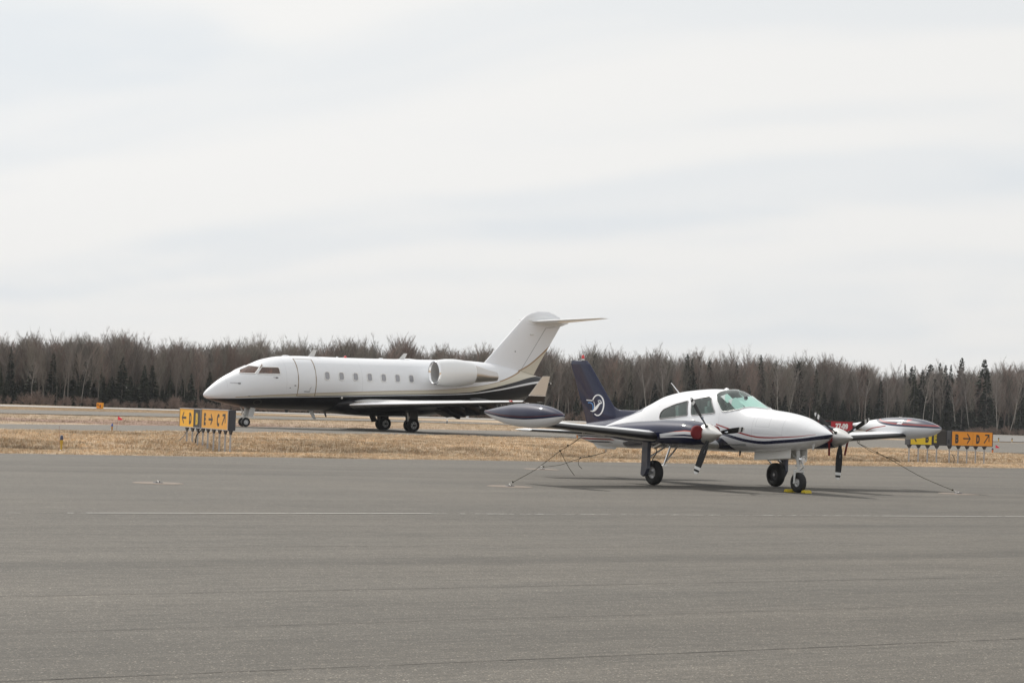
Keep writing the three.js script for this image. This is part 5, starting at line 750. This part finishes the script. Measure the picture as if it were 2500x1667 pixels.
const spruces = [[28, 843, 6], [5, 893, 1], [132, 860, 3], [158, 872, 9], [187, 857, 5], [302, 867, 0], [419, 900, 2], [449, 923, 0], [1455, 862, 12], [1543, 893, 1], [1680, 862, 8], [1692, 874, 4], [1709, 868, 11], [1735, 877, 9], [1801, 882, 5], [1860, 865, 14], [1897, 878, 7], [1953, 880, 4], [1996, 899, 3], [2106, 892, 5], [2113, 898, 9], [2120, 897, 3], [2155, 928, 1], [2230, 894, 4], [2237, 891, 2], [2256, 901, 6], [2275, 888, 9], [2298, 884, 11], [2312, 890, 4], [2325, 889, 7], [2351, 872, 12], [2407, 876, 13], [2414, 896, 2], [2498, 921, 3]];
spruces.sort((p, q) => p[0] - q[0]).forEach(([px, py, back], k) => { const w = woodAt(px, 1.0 + back * 0.5), big = px === 2351 || px === 2407 || px === 2275; plant('spruce_tree', 'tree', 'dark spruces in the wood', 'dark green spruce in the wood, ' + ordinal(k) + ' dark spruce from the left', spruceKinds[big ? 4 : (px === 2298 ? 2 : [0, 3, 1, 0, 3][k % 5])], [trunkMat, k % 3 ? needle : needle2], w, topOf(px, w, py), k * 1.7, 1.2 + 0.3 * (k % 3)); });
{ const w = woodAt(2222, 3); plant('dead_spruce', 'tree', null, 'narrow dead spruce leaning left above the wood near the right', spruceKinds[1], [trunkMat, trunkMat], w, topOf(2222, w, 886), 0.4, 0.75, 0.07); }
const birches = [[84, 905], [171, 900], [187, 896], [203, 893], [640, 880], [1370, 930], [1588, 890], [1634, 885], [1711, 905], [1907, 915], [1924, 925], [2103, 930], [2120, 935], [2172, 950], [2212, 945], [2259, 930], [2280, 935], [2308, 925], [2341, 955], [2376, 930], [2414, 945], [2442, 930], [2472, 940]];
birches.forEach(([px, py], k) => { const w = woodAt(px, 0.6 + (k % 3)); plant('birch_tree', 'tree', 'pale birches at the edge of the wood', 'pale stemmed bare birch at the wood edge, ' + ordinal(k) + ' birch from the left', birchKinds[k % 4], [birchMat, paleTwig], w, topOf(px, w, py - 30), k * 2.1, 1.0, (k % 2 ? -1 : 1) * 0.05 * (k % 3)); });
{ const r = rngOf(501); for (let k = 0; k < 44; k++) { const px = 10 + k * 57 + (r() - 0.5) * 30, w = woodAt(px, 3 + 7 * r()); plant('bare_tree', 'tree', 'bare trees rising above the wood', 'leafless grey tree rising at the skyline, ' + ordinal(k) + ' leafless tree from the left', bareKinds[k % 6], [trunkMat, k % 3 === 0 ? paleTwig : k % 3 === 1 ? twigMat : redTwig], w, topOf(px, w, horizonPx(px) - skyline(px) * (0.93 + 0.17 * r())), k * 1.3, 1); } }
function mass(name, label, category, geo, mat, list, seed) {
  const m = new THREE.InstancedMesh(geo, mat, list.length), r = rngOf(seed), o = new THREE.Object3D(), c = new THREE.Color();
  list.forEach(([x, y, z, h, wd, tint], i) => { o.position.set(x, y - 0.05, z); o.rotation.set((r() - 0.5) * 0.06, r() * 6.283, (r() - 0.5) * 0.06); o.scale.set(h * wd, h, h * wd); o.updateMatrix(); m.setMatrixAt(i, o.matrix); c.setRGB(...tint); m.setColorAt(i, c); });
  m.name = category; m.userData = { kind: 'stuff' }; m.castShadow = m.receiveShadow = true;
  if (!mass[name]) { mass[name] = new THREE.Group(); mass[name].name = name; mass[name].userData = { kind: 'stuff', label, category }; scene.add(mass[name]); }
  mass[name].add(m); return m;
}
{
  const r = rngOf(777), bare = [[], [], [], [], [], []], young = [[], [], []], brush = [[], []];
  for (let k = 0; k < 2300; k++) { const px = -160 + 2820 * r(), back = 1.5 + 46 * Math.pow(r(), 1.25), w = woodAt(px, back), h = topOf(px, w, horizonPx(px) - skyline(px) * (0.5 + 0.3 * r() + 0.32 * vnoise(px / 38, 3.3))), v = 0.62 + 0.75 * r(), red = r(); bare[k % 6].push([w.x, w.y, w.z, h, 0.9 + 0.3 * r(), red < 0.25 ? [v * 1.1, v * 0.95, v * 0.92] : red < 0.6 ? [v, v, v] : [v * 0.93, v * 0.98, v * 0.94]]); }
  for (let k = 0; k < 1500; k++) { const px = -160 + 2820 * r(), dense = px > 1450 ? 1 : px < 520 ? 0.75 : 0.35; if (r() > dense) continue; const w = woodAt(px, 0.5 + 16 * r()), h = (1.8 + 3.8 * Math.pow(r(), 1.5)) * (px > 1600 ? 1.25 : 1), v = 0.75 + 0.6 * r(); young[k % 3].push([w.x, w.y, w.z, h, 1.35 + 0.5 * r(), [v, v, v]]); }
  for (let k = 0; k < 420; k++) { const px = -160 + 2820 * r(), w = woodAt(px, 34 + 16 * r()), v = 0.8 + 0.5 * r(); young[k % 3].push([w.x, w.y, w.z, 4.5 + 2 * r(), 1.9, [v, v, v]]); }
  for (let k = 0; k < 900; k++) { const px = -160 + 2820 * r(), w = woodAt(px, -3 + 4.5 * r()), v = 0.8 + 0.5 * r(); brush[k % 2].push([w.x, w.y, w.z, (0.3 + 0.9 * Math.pow(r(), 1.8)) * (0.6 + 0.8 * vnoise(px / 60, 8)), 1.5, [v, v * 0.95, v * 0.92]]); }
  bare.forEach((L, k) => mass('bare_wood', 'dense grey brown mass of leafless trees behind the airfield', 'woodland', mergeGeometries([bareKinds[k].trunk, bareKinds[k].crown]), M({ color: rgb(...barkGrey), roughness: 1 }), L, 900 + k));
  young.forEach((L, k) => mass('young_conifers', 'dark mass of young conifers under the leafless wood', 'woodland', mergeGeometries([spruceKinds[[0, 3, 2][k]].trunk, spruceKinds[[0, 3, 2][k]].crown]), M({ color: rgb(0.036, 0.042, 0.026), roughness: 1 }), L, 950 + k));
  const sh = [0, 1].map((k) => { const b = bareTree(400 + k, { lean: 0.9, girth: 0.012, from: 0.06, limbs: 26, reach: 0.36, up: 1.3, w: 0.0055, sec: 6, ter: 4 }); return mergeGeometries([b.trunk, b.crown]); });
  brush.forEach((L, k) => mass('brushwood', 'reddish brown brushwood along the foot of the wood', 'shrubs', sh[k], M({ color: rgb(0.24, 0.19, 0.165), roughness: 1 }), L, 970 + k));
}
renderer.render(scene, camera);
